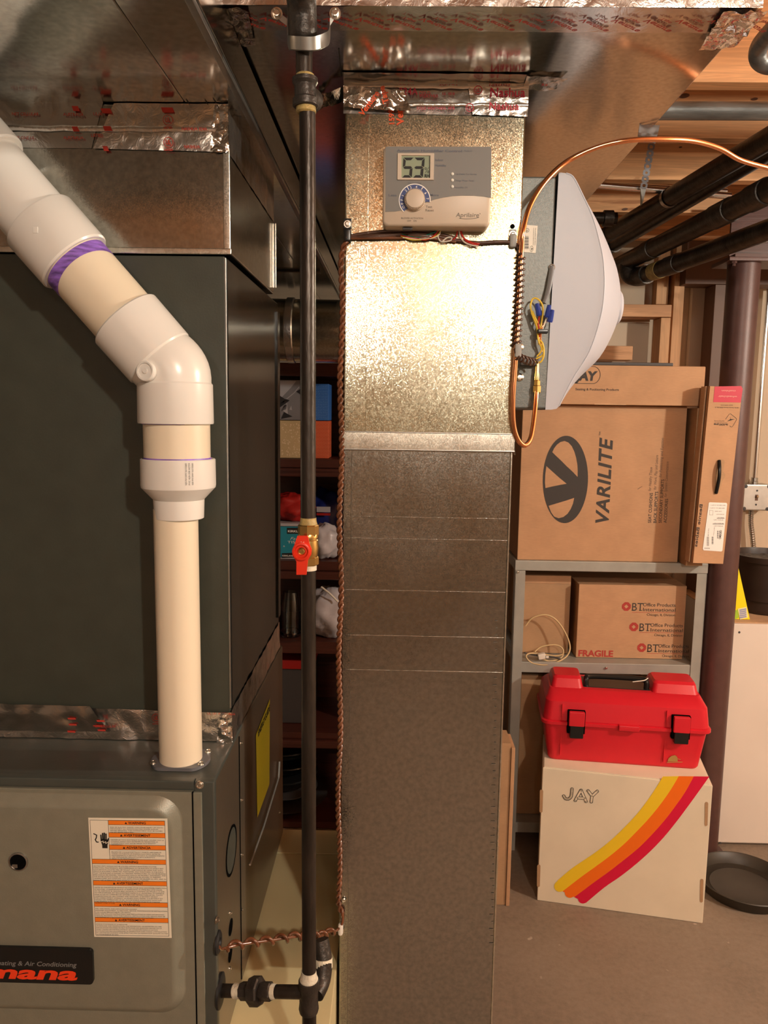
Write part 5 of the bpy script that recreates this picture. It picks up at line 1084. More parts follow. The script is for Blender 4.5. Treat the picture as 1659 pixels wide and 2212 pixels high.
# white printed box on the floor
wa, wb = atz(1160, 1945, 0), atz(1515, 1995, 0); wa.z = wb.z = 0
u = (wb - wa).normalized(); n_ = V((u.y, -u.x, 0)); wz = (hit(1168, 1652, wa, n_).z + hit(1532, 1702, wa, n_).z) / 2
wbx, u, n_ = carton('rainbow_box', 'white box with a yellow, orange and crimson arc, on the concrete under the toolbox', 'box', wa, u, (wb - wa).length + 0.004, wz, 0.255, 'cardw')
wp = lambda px, py, e=0.0: hit(px, py, wa, n_) + n_ * (0.0008 + e)
wc = lambda x, y, e=0.0: wp(1060 + x / 2.7696, 1620 + y / 2.7696, e)
inner = [(1037, 158), (985, 240), (930, 320), (870, 400), (800, 475), (725, 545), (640, 615), (560, 668), (480, 720), (400, 772)]
def offc(pts, dl):
    out = []
    for k, (x, y) in enumerate(pts):
        x0, y0 = pts[max(k - 1, 0)]; x1, y1 = pts[min(k + 1, len(pts) - 1)]; dx, dy = x1 - x0, y1 - y0; L_ = math.hypot(dx, dy); out.append((x - dy / L_ * -dl * -1 * -1, y + dx / L_ * -dl)) 
    return out
e0_ = [(1030, 158), (985, 232), (930, 312), (870, 388), (800, 462), (725, 534), (640, 602), (560, 657), (480, 712), (398, 790 - 8)]
e1_ = [(1125, 156), (1075, 240), (1015, 325), (950, 405), (880, 480), (800, 560), (715, 632), (630, 695), (540, 760), (430, 845)]
e2_ = [(1215, 157), (1165, 248), (1105, 335), (1040, 420), (965, 505), (885, 585), (800, 655), (710, 725), (620, 790), (500, 880)]
e3_ = [(1308, 158), (1250, 240), (1185, 330), (1110, 430), (1035, 522), (950, 610), (860, 690), (770, 760), (680, 822), (570, 914)]
for A_, B_, mt_, cap, rr_ in ((e0_, e1_, 's_yellow', (413, 815), 33), (e1_, e2_, 's_orange', (474, 853), 31), (e2_, e3_, 's_red', (552, 888), 30)):
    mb = MB(); A2 = smooth_path([V((x, y, 0)) for x, y in A_], 4); B2 = smooth_path([V((x, y, 0)) for x, y in B_], 4)
    # end the two edges around a round cap
    A2 = [p for p in A2]; n = len(A2)
    for k in range(n - 1):
        mb.quad(wc(A2[k].x, A2[k].y), wc(A2[k + 1].x, A2[k + 1].y), wc(B2[k + 1].x, B2[k + 1].y), wc(B2[k].x, B2[k].y))
    mb.poly([wc(cap[0] + rr_ * math.cos(t), cap[1] + rr_ * math.sin(t), 0.0001) for t in [2 * math.pi * k / 24 for k in range(24)]])
    mb.build('stripe_print', mt_, wbx, 0)
def outline(paths, w):
    mo_, mi_ = MB(), MB()
    for pts in paths:
        q_ = smooth_path([wc(x, y, 0.0002) for x, y in pts], 6) if len(pts) > 3 else [wc(x, y, 0.0002) for x, y in pts]
        for mb, ww, ee in ((mo_, w, 0), (mi_, w * 0.62, 0.0002)):
            qq = [p + n_ * ee for p in q_]; mb.strip(qq, ww, n_)
            for p in (qq[0], qq[-1]): mb._f([mb._v(p + u * (ww / 2 * math.cos(t)) + ZP * (ww / 2 * math.sin(t))) for t in [2 * math.pi * k / 14 for k in range(14)]])
    mo_.build('lettering', 'print_dark', wbx, 0); mi_.build('lettering_fill', 'cardw', wbx, 0)
ws = (wc(0, 0) - wc(100, 0)).length / 100
outline([[(487, 232), (484, 262), (480, 280), (466, 292), (448, 290), (437, 274)], [(506, 302), (541, 240)], [(541, 240), (571, 308)], [(519, 286), (562, 288)], [(583, 243), (606, 274)], [(638, 246), (606, 276)], [(606, 274), (602, 310)]], 18 * ws)
for x, y0, y1 in ((303, 236, 375), (287, 684, 820), (1290, 310, 455), (1262, 770, 912)):
    MB().poly([wc(x - 9, y0 + 8), wc(x - 3, y0), wc(x + 7, y0 + 2), wc(x + 11, y0 + 9), wc(x + 7, y1 - 6), wc(x, y1), wc(x - 8, y1 - 2), wc(x - 11, y1 - 10)]).build('hand_slot', 'card_dark', wbx, 0)
MB().obox(wa + u * 0.24 + ZP * (wz + 0.0012) - n_ * 0.1275, u, -n_, ZP, 0.236, 0.125, 0.0014, 0.0008).build('lid_flap', 'cardw', wbx)

# red toolbox standing on it
tz = wz + 0.0032
ta, tb = atz(1184, 1640, tz), atz(1511, 1663, tz); tu = (tb - ta).normalized(); tn = V((tu.y, -tu.x, 0)); tw_ = (tb - ta).length
tbx = thing('toolbox', 'red plastic toolbox with two black latches and a black handle, on the white box', 'toolbox', ta)
tp_ = lambda x, y, z: ta + tu * x - tn * y + ZP * z                      # x along the front, y backwards, z up
rimz = (hit(1168, 1545, ta, tn).z + hit(1535, 1578, ta, tn).z) / 2 - tz
topz = (hit(1200, 1450, ta - tn * 0.10, tn).z) - tz
def rr(x0, x1, y0, y1, r, z, n=5):
    out = []
    for cx, cy, a0 in ((x1 - r, y1 - r, 0), (x0 + r, y1 - r, 90), (x0 + r, y0 + r, 180), (x1 - r, y0 + r, 270)):
        for k in range(n + 1):
            a = math.radians(a0 + 90 * k / n); out.append(tp_(cx + r * math.cos(a), cy + r * math.sin(a), z))
    return out
def loft(secs):
    mb = MB(); rings = [[mb._v(p) for p in rr(*s_)] for s_ in secs]
    return mb.skin(rings)
D = 0.215; e = 0.026
loft([(0.004, tw_ - 0.004, 0.004, D - 0.004, 0.02, 0.0), (0, tw_, 0, D, 0.022, 0.006), (-e * 0.6, tw_ + e * 0.6, -0.010, D + 0.010, 0.022, rimz - 0.016)]).build('tray_body', 'toolred', tbx, 22)
loft([(-e * 0.7, tw_ + e * 0.7, -0.012, D + 0.012, 0.024, rimz - 0.014), (-e, tw_ + e, -0.020, D + 0.020, 0.028, rimz - 0.012), (-e, tw_ + e, -0.020, D + 0.020, 0.028, rimz - 0.003), (-e * 0.8, tw_ + e * 0.8, -0.014, D + 0.014, 0.026, rimz)]).build('rim', 'toolred', tbx, 40)
lz = topz - rimz
loft([(-e * 0.8, tw_ + e * 0.8, -0.014, D + 0.014, 0.026, rimz + 0.0005), (-e * 0.55, tw_ + e * 0.55, -0.008, D + 0.008, 0.026, rimz + lz * 0.50), (-e * 0.35, tw_ + e * 0.35, 0.004, D - 0.004, 0.026, rimz + lz * 0.58), (-0.001, tw_ + 0.001, 0.036, D - 0.036, 0.022, rimz + lz * 0.72), (0.004, tw_ - 0.004, 0.042, D - 0.042, 0.022, rimz + lz * 0.725)]).build('lid', 'toolred', tbx, 22)
hx0, hx1 = (hit(1256, 1460, ta - tn * 0.1, tn) - ta).dot(tu), (hit(1402, 1465, ta - tn * 0.1, tn) - ta).dot(tu)
for x0, x1_ in ((0.004, hx0), (hx1, tw_ - 0.004)):
    loft([(x0, x1_, 0.042, D - 0.042, 0.014, rimz + lz * 0.70), (x0 + 0.006, x1_ - 0.004, 0.058, D - 0.058, 0.014, rimz + lz * 0.94), (x0 + 0.012, x1_ - 0.008, 0.068, D - 0.068, 0.012, rimz + lz)]).build('lid_hump', 'toolred', tbx, 22)
def tbox(x0, x1_, y0, y1, z0, z1, bev, name, mat, par=tbx):
    return MB().obox(tp_((x0 + x1_) / 2, (y0 + y1) / 2, (z0 + z1) / 2), tu, -tn, ZP, (x1_ - x0) / 2, (y1 - y0) / 2, (z1 - z0) / 2, bev).build(name, mat, par)
tbox(hx0 + 0.003, hx1 - 0.003, 0.060, 0.155, rimz + lz * 0.72, rimz + lz * 0.74, 0.0, 'handle_well', 'black')
zh = rimz + lz * 0.93
MB().tube(smooth_path([tp_(hx0 + 0.012, 0.075, rimz + lz * 0.73), tp_(hx0 + 0.012, 0.078, zh - 0.004), tp_(hx0 + 0.024, 0.088, zh + 0.002), tp_((hx0 + hx1) / 2, 0.092, zh + 0.003), tp_(hx1 - 0.024, 0.088, zh + 0.002), tp_(hx1 - 0.012, 0.078, zh - 0.004), tp_(hx1 - 0.012, 0.075, rimz + lz * 0.73)], 5), 0.0085, 12).build('handle', 'black', tbx)
MB().tube(smooth_path([tp_(hx1 - 0.055, 0.070, zh - 0.002), tp_(hx1 - 0.04, 0.070, zh + 0.001), tp_(hx1 - 0.02, 0.072, zh + 0.004), tp_(hx1 - 0.008, 0.078, zh + 0.010)], 5), 0.0016, 6).build('string', 'wwhite', tbx)
def latch(px0, px1, py0, pym, py1):
    fa_ = lambda px, py: hit(px, py, ta + tn * 0.022, tn)
    x0, x1_ = (fa_(px0, pym) - ta).dot(tu), (fa_(px1, pym) - ta).dot(tu)
    z0, zm_, z1 = fa_(px0, py1).z - tz, fa_(px0, pym).z - tz, fa_(px0, py0).z - tz
    tbox(x0 - 0.003, x1_ + 0.003, -0.024, -0.008, z0 + 0.012, z1, 0.002, 'latch_mount', 'hole')
    tbox(x0, x1_, -0.034, -0.018, zm_ - 0.004, z1, 0.003, 'latch_tab', 'toolred')
    tbox(x0 + 0.004, x1_ - 0.002, -0.032, -0.010, z0, zm_ + 0.008, 0.003, 'latch_hook', 'black')
latch(1228, 1262, 1535, 1563, 1592); latch(1453, 1489, 1546, 1577, 1604)
fx = lambda px: (hit(px, 1560, ta + tn * 0.02, tn) - ta).dot(tu)
tbox(fx(1336), fx(1382), -0.030, -0.012, rimz - 0.016, rimz + 0.002, 0.004, 'clasp_tab', 'toolred')
for px in (1213, 1440): tbox(fx(px), fx(px) + 0.0025, -0.0152, -0.0105, rimz + 0.001, rimz + lz * 0.44, 0.0006, 'lid_groove', 'toolred')
for px in (1213, 1440): tbox(fx(px), fx(px) + 0.0025, -0.0078, -0.002, 0.02, rimz - 0.02, 0.0006, 'body_rib', 'toolred')
lp2 = lambda px, py: hit(px, py, ta + tn * 0.0045, tn) + tn * 0.0004
mb = MB(); mb.poly([lp2(x, y) for x, y in ((1442, 1645), (1444, 1638), (1450, 1633), (1458, 1631), (1463, 1635), (1464, 1645))]); mb.strip([lp2(1441, 1647), lp2(1474, 1646)], 0.0022, tn); mb.strip([lp2(1462, 1638), lp2(1470, 1641)], 0.002, tn)
mb.build('emblem', 'gold', tbx, 0)

# flattened carton leaning by the duct
a, b = at(1100, 1952, 2.2), at(1096, 1606, 2.2)
lc = thing('cardboard_sheet', 'folded tan cardboard standing on the floor beside the tall duct', 'cardboard', V((0.32, 2.25, 0)))
zz = b.z
MB().box((0.22, 2.20, 0.0), (a.x - 0.012, 2.30, zz), 0.002).build('panel', 'card_dark', lc)
MB().box((a.x - 0.0115, 2.195, 0.0), (a.x, 2.30, zz - 0.012), 0.002).build('panel', 'card', lc)

# ------------------------------------------------------------------ steel column, white cabinet, pot, book, saucer, switch
CY = 2.515; cxx = 1.0775
cl = thing('steel_column', 'dark brown round steel column standing between the shelf and the white cabinet', 'column', (cxx, CY, 0))
cz = at(1600, 571, CY).z
MB().lathe(V((cxx, CY, 0)), ZP, [(0.049, 0.006), (0.049, cz - 0.002)], 40).build('shaft', 'column', cl)
MB().box((cxx - 0.075, CY - 0.075, 0.0), (cxx + 0.075, CY + 0.035, 0.0055), 0.001).build('base_plate', 'column', cl)
MB().box((cxx - 0.075, CY - 0.07, cz - 0.002), (cxx + 0.11, CY + 0.07, cz + 0.010), 0.002).build('cap_plate', 'column', cl)
for dx in (-0.055, 0.075): MB().lathe(V((cxx + dx, CY - 0.055, cz - 0.002)), V((0, 0, -1)), [(0.009, 0), (0.009, 0.006), (0.005, 0.006), (0.005, 0.014), (0, 0.014)], 6).build('bolt', 'column', cl, 20)
bmz = cz + 0.0105
bm_ = struct(MB().box((cxx - 0.05, CY - 0.05, bmz), (3.2, CY + 0.05, bmz + 0.012)).box((cxx - 0.05, CY - 0.005, bmz + 0.011), (3.2, CY + 0.005, 2.15)).build('trim_3', 'mahogany', None, 0))

cbY = 2.563; cbx0 = 1.1435; cbz = at(1600, 1347, cbY).z
cab = thing('white_cabinet', 'white board cabinet with small corner screws, carrying the dark pot', 'cabinet', (1.5, 2.8, 0))
MB().box((cbx0, cbY, 0.012), (1.95, cbY + 0.016, cbz - 0.0005), 0.0015).build('front_board', 'board_white', cab)
MB().box((cbx0 + 0.002, cbY + 0.0165, 0.0), (1.948, 3.05, cbz - 0.0005), 0.002).build('carcass', 'board_white', cab)
MB().box((cbx0 - 0.001, cbY + 0.001, cbz), (1.952, 3.055, cbz + 0.004), 0.001).build('top_board', 'card_edge', cab)
for px, py in ((1597, 1366), (1556, 1821)): MB().lathe(at(px, py, cbY) + V((0, 0.0, 0)), NY, [(0.004, 0), (0.0035, 0.001), (0.0012, 0.0004), (0, 0.0004)], 14).build('screw', 'dgrey', cab)
ct_z = cbz + 0.0045
pp = atz(1672, 1338, ct_z); 
pt = thing('plant_pot', 'dark brown plastic pot of grey soil on the white cabinet', 'pot', V((1.335, 2.74, ct_z)))
prz = at(1625, 1195, 2.74).z - ct_z
prf = [(0.0, 0.002), (0.088, 0.0), (0.094, 0.004), (0.096, 0.02), (0.103, 0.06), (0.118, prz - 0.028), (0.119, prz - 0.022), (0.128, prz - 0.020), (0.130, prz), (0.125, prz + 0.001), (0.121, prz - 0.016), (0.108, 0.05), (0.0, 0.05)]
MB().lathe(V((1.335, 2.74, ct_z)), ZP, prf, 48).build('pot_body', 'pot', pt, 50)
MB().grid(lambda i, j: (lambda a, r: V((1.335 + r * math.cos(a), 2.74 + r * math.sin(a), ct_z + prz - 0.022 + 0.006 * noise.noise(V((r * 40 * math.cos(a), r * 40 * math.sin(a), 1))))))(6.2832 * i, 0.1205 * j), 40, 10).build('soil', 'soil', pt, 60)
bk = thing('yellow_book', 'bright yellow booklet leaning against the dark pot on the white cabinet', 'book', atz(1590, 1345, ct_z))
BKY = 2.60; bkp = lambda px, py: at(px, py, BKY)
zb0 = ct_z + 0.0008
k0, k1, k2, k3 = bkp(1560, 1350), bkp(1620, 1338), bkp(1592, 1195), bkp(1560, 1185)
k0.z = max(k0.z, zb0); k1.z = max(k1.z, zb0); lean = V((0, 0.05, 0))
MB().prism([k0, k1, k2 + lean * 0.3, k3 + lean * 0.3], V((0, 0.004, 0))).build('cover', 'book', bk, 0)
mb = MB(); ee = V((0, -0.0022, 0))
def bq(mat, pts, nm):
    MB().poly([bkp(x, y) + ee + lean * (0.3 * max(0, (1345 - y) / 150)) for x, y in pts]).build(nm, mat, bk, 0)
bq('pinkp', ((1583, 1292), (1588, 1302), (1590, 1314), (1580, 1318)), 'patch_print'); bq('greenp', ((1583, 1320), (1594, 1317), (1596, 1334), (1581, 1340)), 'patch_print')
bq('fringe', ((1594, 1315), (1613, 1311), (1616, 1334), (1598, 1338)), 'patch_print')
for k in range(5): bq('bluep', ((1597, 1317 + k * 4), (1612, 1314 + k * 4), (1612.6, 1317 + k * 4), (1597.6, 1320 + k * 4)), 'patch_print')
sc_ = V((1.132, 2.315, 0.0)); R_ = 0.148
sa = thing('plant_saucer', 'round black plastic saucer on the concrete in front of the white cabinet', 'saucer', sc_)
MB().lathe(sc_, ZP, [(0.0, 0.0), (R_ * 0.86, 0.0), (R_ * 0.90, 0.003), (R_ * 0.98, 0.036), (R_, 0.038), (R_ * 0.985, 0.040), (R_ * 0.96, 0.038), (R_ * 0.87, 0.007), (R_ * 0.70, 0.005), (R_ * 0.68, 0.007), (R_ * 0.66, 0.005), (0.0, 0.005)], 56).build('dish', 'saucer', sa, 50)

WY = 3.08
a, b = at(1607, 1046, WY), at(1607, 1103, WY)
sw = thing('switch_box', 'grey metal switch box with conduit on the cream wall', 'switch', V((a.x + 0.05, 3.12, b.z)))
sq = a.z - b.z
MB().box((a.x, WY + 0.004, b.z), (a.x + sq * 1.02, 3.148, a.z), 0.005).build('box', 'steel', sw)
ch = sq * 0.14; X0, X1, Z0_, Z1_ = a.x, a.x + sq * 1.02, b.z, a.z
pts = []
for cx, cz_, sx_, sz_ in ((X0, Z1_, 1, -1), (X1, Z1_, -1, -1), (X1, Z0_, -1, 1), (X0, Z0_, 1, 1)):
    q1 = V((cx + sx_ * ch, WY + 0.003, cz_)); q2 = V((cx + sx_ * ch, WY + 0.003, cz_ + sz_ * ch)); q3 = V((cx, WY + 0.003, cz_ + sz_ * ch))
    pts += [q3, q2, q1] if (sx_ * sz_ < 0 and True) else [q1, q2, q3]
MB().box((X0 + 0.004, WY, Z0_ + 0.004), (X1 - 0.004, WY + 0.0035, Z1_ - 0.004), 0.002).build('cover_plate', 'switch', sw)
for cx, cz_ in ((X0 + 0.008, Z1_ - 0.008), (X1 - 0.008, Z1_ - 0.008), (X0 + 0.008, Z0_ + 0.008), (X1 - 0.008, Z0_ + 0.008)):
    MB().lathe(V((cx, WY - 0.0002, cz_)), NY, [(0.0075, -0.001), (0.0075, 0.0006), (0.003, 0.0008), (0.003, 0.0022), (0, 0.0024)], 14).build('corner_screw', 'dgrey', sw)
xm, zm_ = (X0 + X1) / 2, (Z0_ + Z1_) / 2
for dz in (0.028, -0.028): MB().lathe(V((xm, WY, zm_ + dz)), NY, [(0.004, 0), (0.0035, 0.0014), (0, 0.0016)], 12).build('screw', 'dgrey', sw)
MB().box((xm - 0.006, WY - 0.0006, zm_ - 0.012), (xm + 0.006, WY + 0.001, zm_ + 0.012), 0.0004).build('toggle_frame', 'jamb', sw)
MB().obox(V((xm, WY - 0.006, zm_ + 0.004)), XP, V((0, 0.9, -0.4)).normalized(), V((0, 0.4, 0.9)).normalized(), 0.0035, 0.006, 0.004, 0.001).build('toggle', 'toggle', sw)
MB().tube([V((xm, WY + 0.03, Z1_ - 0.002)), V((xm, WY + 0.03, 2.2))], 0.0092, 16).build('conduit', 'emt', sw)
MB().lathe(V((xm, WY + 0.03, Z1_)), ZP, [(0.014, 0), (0.014, 0.010), (0.0125, 0.012), (0.0125, 0.024), (0.0095, 0.025)], 12).build('conduit_connector', 'steel', sw)
mb = MB(); pth = smooth_path([V((xm - 0.004, WY + 0.028, Z0_ + 0.002)), V((xm - 0.003, WY + 0.026, Z0_ - 0.05)), V((xm + 0.008, WY + 0.022, Z0_ - 0.12)), V((xm + 0.016, WY + 0.020, Z0_ - 0.20)), V((xm + 0.016, WY + 0.020, Z0_ - 0.40))], 16)
mb.tube(pth, [0.0105 if k % 2 else 0.0088 for k in range(len(pth))], 14).build('flexible_conduit', 'steel', sw, 20)

# ------------------------------------------------------------------ pipes, conduit and strap under the joists
def level(px, py, z): return atz(px, py, z)
def long_pipe(name, lab, p0, Yn, p1, r, extra=(), mat='iron'):
    n = at(p0[0], p0[1], Yn); f_ = atz(p1[0], p1[1], n.z)
    d = (f_ - n).normalized(); t = thing(name, lab, 'pipe', n.lerp(f_, 0.5))
    MB().tube([n - d * 0.25, f_], r, 28).build('pipe', mat, t)
    for tt, ln, k in extra:
        c = n + d * tt; MB().lathe(c, d, [(r, -0.001), (r * k, 0.0), (r * k, ln), (r, ln + 0.001)], 28).build('coupling_sleeve', 'fittingiron', t)
    return t, n, f_, d
t, n, f_, d = long_pipe('iron_pipe', 'thick dark iron pipe held by the perforated strap, uppermost of the pipe bank', (1598, 337), 1.85, (1302, 512), 0.0245, ((0.75, 0.05, 1.06),))
p1n, p1d = n, d
t, n, f_, d = long_pipe('iron_pipe', 'dark iron pipe tucked close behind the strapped pipe', (1618, 352), 1.93, (1312, 538), 0.0225, ((0.9, 0.008, 1.2),))
t, n, f_, d = long_pipe('iron_pipe', 'thick dark iron pipe with broad couplings in the middle of the pipe bank', (1659, 412), 1.85, (1318, 583), 0.0285, ((0.0, 0.07, 1.10), (0.16, 0.085, 1.08), (0.62, 0.06, 1.08), (1.05, 0.06, 1.08)))
t, n, f_, d = long_pipe('iron_pipe', 'lowest dark iron pipe, ending in an elbow with yellow tape', (1659, 497), 1.98, (1392, 594), 0.0265, ((0.42, 0.07, 1.08), (0.92, 0.05, 1.08)))
MB().tube(smooth_path([f_ - d * 0.02, f_ + d * 0.025, f_ + d * 0.05 + V((-0.008, 0, 0.004)), f_ + d * 0.062 + V((-0.02, 0, 0.016)), f_ + d * 0.066 + V((-0.022, 0, 0.05))], 5), 0.031, 24).build('elbow', 'fittingiron', t, 50)
MB().lathe(f_ - d * 0.11, d, [(0.0268, 0), (0.0278, 0.001), (0.0275, 0.05), (0.0266, 0.051)], 24).build('yellow_tape', 'ytape', t)
# short pipe crossing behind, grey conduit, bright conduit, bent conduit
a, b = at(1290, 470, 2.45), at(1296, 472, 2.45)
t = thing('iron_pipe', 'short dark pipe crossing behind the humidifier cover under the joist', 'pipe', a)
MB().tube([a - XP * 0.25, b + XP * 0.05], 0.018, 20).build('pipe', 'iron', t)
MB().lathe(at(1302, 472, 2.45), XP, [(0.018, 0), (0.024, 0.002), (0.024, 0.03), (0.018, 0.032)], 20).build('coupling_sleeve', 'fittingiron', t)
a, b = at(1437, 240, 1.50), at(1659, 239, 1.50)
t = thing('grey_conduit', 'thick grey conduit running along under the wooden joists', 'conduit', a)
MB().tube([V((0.36, 1.5, a.z)), V((2.6, 1.5, b.z + (b.z - a.z) * 4))], 0.0158, 24).build('conduit', 'zinc', t)
MB().lathe(V((0.40, 1.5, a.z)), XP, [(0.0165, 0), (0.0175, 0.001), (0.0175, 0.05), (0.0165, 0.051)], 24).build('coupling_sleeve', 'zinc', t)
a, b = at(1290, 400, 2.22), at(1450, 413, 2.22)
t = thing('bright_conduit', 'thin shiny conduit crossing behind the perforated strap', 'conduit', a)
MB().tube([a - (b - a) * 0.6, b + (b - a) * 0.8], 0.0088, 16).build('conduit', 'emt', t)
MB().tube([a - (b - a) * 0.6 + V((0, 0.03, 0.006)), b + (b - a) * 0.8 + V((0, 0.03, 0.020))], 0.0088, 16).build('conduit', 'emt', t)
t = thing('bent_pipe', 'grey pipe bending round below the wide joist', 'pipe', at(1640, 130, 1.35))
MB().tube(smooth_path([at(1900, -185, 1.0), at(1800, -76, 1.08), at(1720, 10, 1.20), at(1672, 62, 1.28), at(1642, 98, 1.34), at(1638, 124, 1.36), at(1652, 138, 1.37), at(1680, 142, 1.37), at(1760, 142, 1.37), at(1900, 142, 1.37), at(2100, 142, 1.37)], 8), 0.0145, 24).build('pipe', 'zinc', t, 60)
t = thing('perforated_strap', 'perforated grey metal strap hanging from the joists round an iron pipe', 'strap', at(1410, 330, 2.2))
def strap_piece(p, q, w, d_):
    mb = MB(); ln = (q - p).length; dz = (q - p).normalized(); wx = XP - dz * XP.dot(dz); wx.normalize(); n = max(int(ln / 0.0165), 1); st_ = ln / n
    for k in range(n):
        c = p + dz * (st_ * (k + 0.5)); r = 0.0034 if k % 3 else 0.0046; hw = w / 2; hh = st_ / 2
        outer = []; inner = []
        for j in range(12):
            a = 2 * math.pi * j / 12; inner.append(c + wx * (r * math.cos(a)) + dz * (r * math.sin(a)))
            m_ = max(abs(math.cos(a)) / hw, abs(math.sin(a)) / hh); outer.append(c + wx * (math.cos(a) / m_) + dz * (math.sin(a) / m_))
        oi = [mb._v(x) for x in outer]; ii = [mb._v(x) for x in inner]
        ob = [mb._v(x + d_) for x in outer]; ib_ = [mb._v(x + d_) for x in inner]
        for j in range(12):
            k2 = (j + 1) % 12
            mb._f([oi[j], oi[k2], ii[k2], ii[j]]); mb._f([ob[j], ib_[j], ib_[k2], ob[k2]]); mb._f([ii[j], ii[k2], ib_[k2], ib_[j]])
            if abs(math.cos(2 * math.pi * (j + 0.5) / 12)) / hw > abs(math.sin(2 * math.pi * (j + 0.5) / 12)) / hh: mb._f([oi[j], ob[j], ob[k2], oi[k2]])
    return mb
SYY = 2.19
strap_piece(at(1424, 225, SYY), at(1390, 408, SYY), 0.0185, V((0, 0.0012, 0))).build('band', 'strap', t, 0)
MB().quad(at(1383, 404, SYY), at(1397, 404, SYY), at(1388, 440, SYY + 0.01), at(1383, 446, SYY + 0.02)).build('twist', 'steel', t, 0)
pc = p1n + p1d * ((SYY - p1n.y) / p1d.y)
MB().grid(lambda i, j: pc + V((0.0262 * math.cos(math.pi * (0.5 + 2 * i)), (j - 0.5) * 0.018, 0.0262 * math.sin(math.pi * (0.5 + 2 * i)))), 32, 1).build('loop', 'steel', t, 60)

# ------------------------------------------------------------------ seen in the gap between furnace and tall duct
rd = thing('round_duct', 'large round galvanised duct crossing above the bookcase in the gap', 'duct', (-0.3, 2.35, 1.75))
RY = 2.35; a, b = at(640, 634, RY), at(640, 770, RY); rr_ = (a.z - b.z) / 2; cz0 = (a.z + b.z) / 2 - 0.016
MB().tube([V((-1.2, RY, cz0 + 0.006)), V((0.12, RY, cz0 - 0.004))], rr_, 48).build('duct_body', 'galv_round', rd)
for x in (-0.335,): MB().lathe(V((x, RY, cz0)), XP, [(rr_, 0), (rr_ + 0.004, 0.003), (rr_ + 0.004, 0.022), (rr_, 0.025)], 48).build('joint_collar', 'foil', rd)
KY = 2.6
bc = thing('bookcase', 'dark mahogany bookcase full of household goods behind the furnace', 'bookcase', (-0.45, 2.75, 0))
for p0, p1 in ((783, 812), (991, 1010), (1212, 1232), (1386, 1412), (1583, 1596), (1776, 1794)):
    zA, zB_ = at(630, p0, KY).z, at(630, p1, KY).z
    MB().box((-1.05, KY + 0.004, max(zB_, 0.006)), (-0.02, 2.95, zA), 0.002).build('shelf_board', 'mahogany', bc)
    if p1 in (1010, 1232, 1596):
        MB().box((-1.05, KY - 0.012, zB_ - 0.030), (-0.02, KY + 0.016, zB_ - 0.001), 0.006).build('edge_moulding', 'mahogany', bc)
MB().box((-1.05, 2.951, 0.0), (-0.02, 2.965, 1.66), 0.001).build('back_panel', 'mahogany', bc)
MB().box((-0.0195, KY, 0.0), (0.0, 2.96, 1.66), 0.002).build('side_panel', 'mahogany', bc)
MB().box((-1.07, KY, 0.0), (-1.0505, 2.96, 1.66), 0.002).build('side_panel', 'mahogany', bc)
def ztop(p0): return at(630, p0, KY).z + 0.0008
kp_ = lambda px, py, y=KY + 0.03, e=0.0: at(px, py, y) + V((0, -0.0006 - e, 0))
def cube_box(lab, x0, x1_, ztp, zbt, mat, grp='tissue boxes on the bookcase'):
    a = at(x0, 900, KY + 0.03).x; b = at(x1_, 900, KY + 0.03).x
    t = thing('tissue_box', lab, 'tissue box', V(((a + b) / 2, KY + 0.1, zbt)), None, grp)
    MB().box((a, KY + 0.03, zbt), (b, KY + 0.03 + 0.115, ztp), 0.002).build('carton', mat, t)
    MB().disc(V(((a + b) / 2, KY + 0.088, ztp + 0.0005)), ZP, 0.03, 20).build('opening', 'hole', t, 0)
    return t
z1b = ztop(991); z1m = at(640, 908, KY + 0.03).z; z1t = at(640, 821, KY + 0.03).z
t = cube_box('cream dotted tissue box under the grey triangle one', 577, 664, z1m - 0.0008, z1b, 't_beige'); mb = MB(); random.seed(4)
for k in range(110):
    c = kp_(random.uniform(609, 650), random.uniform(911, 985)); mb.disc(c, NY, random.uniform(0.0012, 0.003), 6)
mb.build('dot_print', 't_beige2', t, 0)
t = cube_box('grey tissue box printed with black and white triangles', 577, 664, z1t, z1m + 0.0008, 't_grey')
mb = MB(); ml2 = MB()
for tri in (((605, 855), (622, 866), (605, 877)), ((652, 838), (640, 846), (652, 854)), ((605, 872), (618, 862), (626, 865), (605, 880))): mb.poly([kp_(x, y, e=0.0002) for x, y in tri])
for tri in (((609, 886), (620, 870), (622, 895)), ((625, 885), (629, 876), (631, 886)), ((605, 823), (640, 823), (628, 838), (605, 862))): ml2.poly([kp_(x, y) for x, y in tri])
for k in range(5): mb.strip([kp_(609 + k * 2.2, 888 - k, e=0.0004), kp_(614 + k * 1.2, 876 - k * 0.5, e=0.0004)], 0.0014, NY)
mb.poly([kp_(x, y, e=0.0003) for x, y in ((607, 905), (632, 900), (614, 890))])
ml2.strip([kp_(612, 868, e=0.0001), kp_(636, 848, e=0.0001), kp_(646, 836, e=0.0001)], 0.003, NY)
mb.build('triangle_print', 't_dark', t, 0); ml2.build('triangle_print', 't_light', t, 0)
t = cube_box('red orange tissue box with a honeycomb print', 667.5, 710, z1m - 0.0008, z1b, 't_orange'); mb = MB()
for j in range(9):
    for i in range(5):
        c = kp_(684 + i * 6.4 + (j % 2) * 3.2, 914 + j * 8.6); mb.annulus(c, XP, ZP, 0.0036, 0.0042, 0, 6.2832, 6)
mb.build('ring_print', 't_orange2', t, 0)
t = cube_box('blue tissue box with pale dashes', 667.5, 710, at(690, 829, KY + 0.03).z, z1m + 0.0008, 't_blue'); mb = MB()
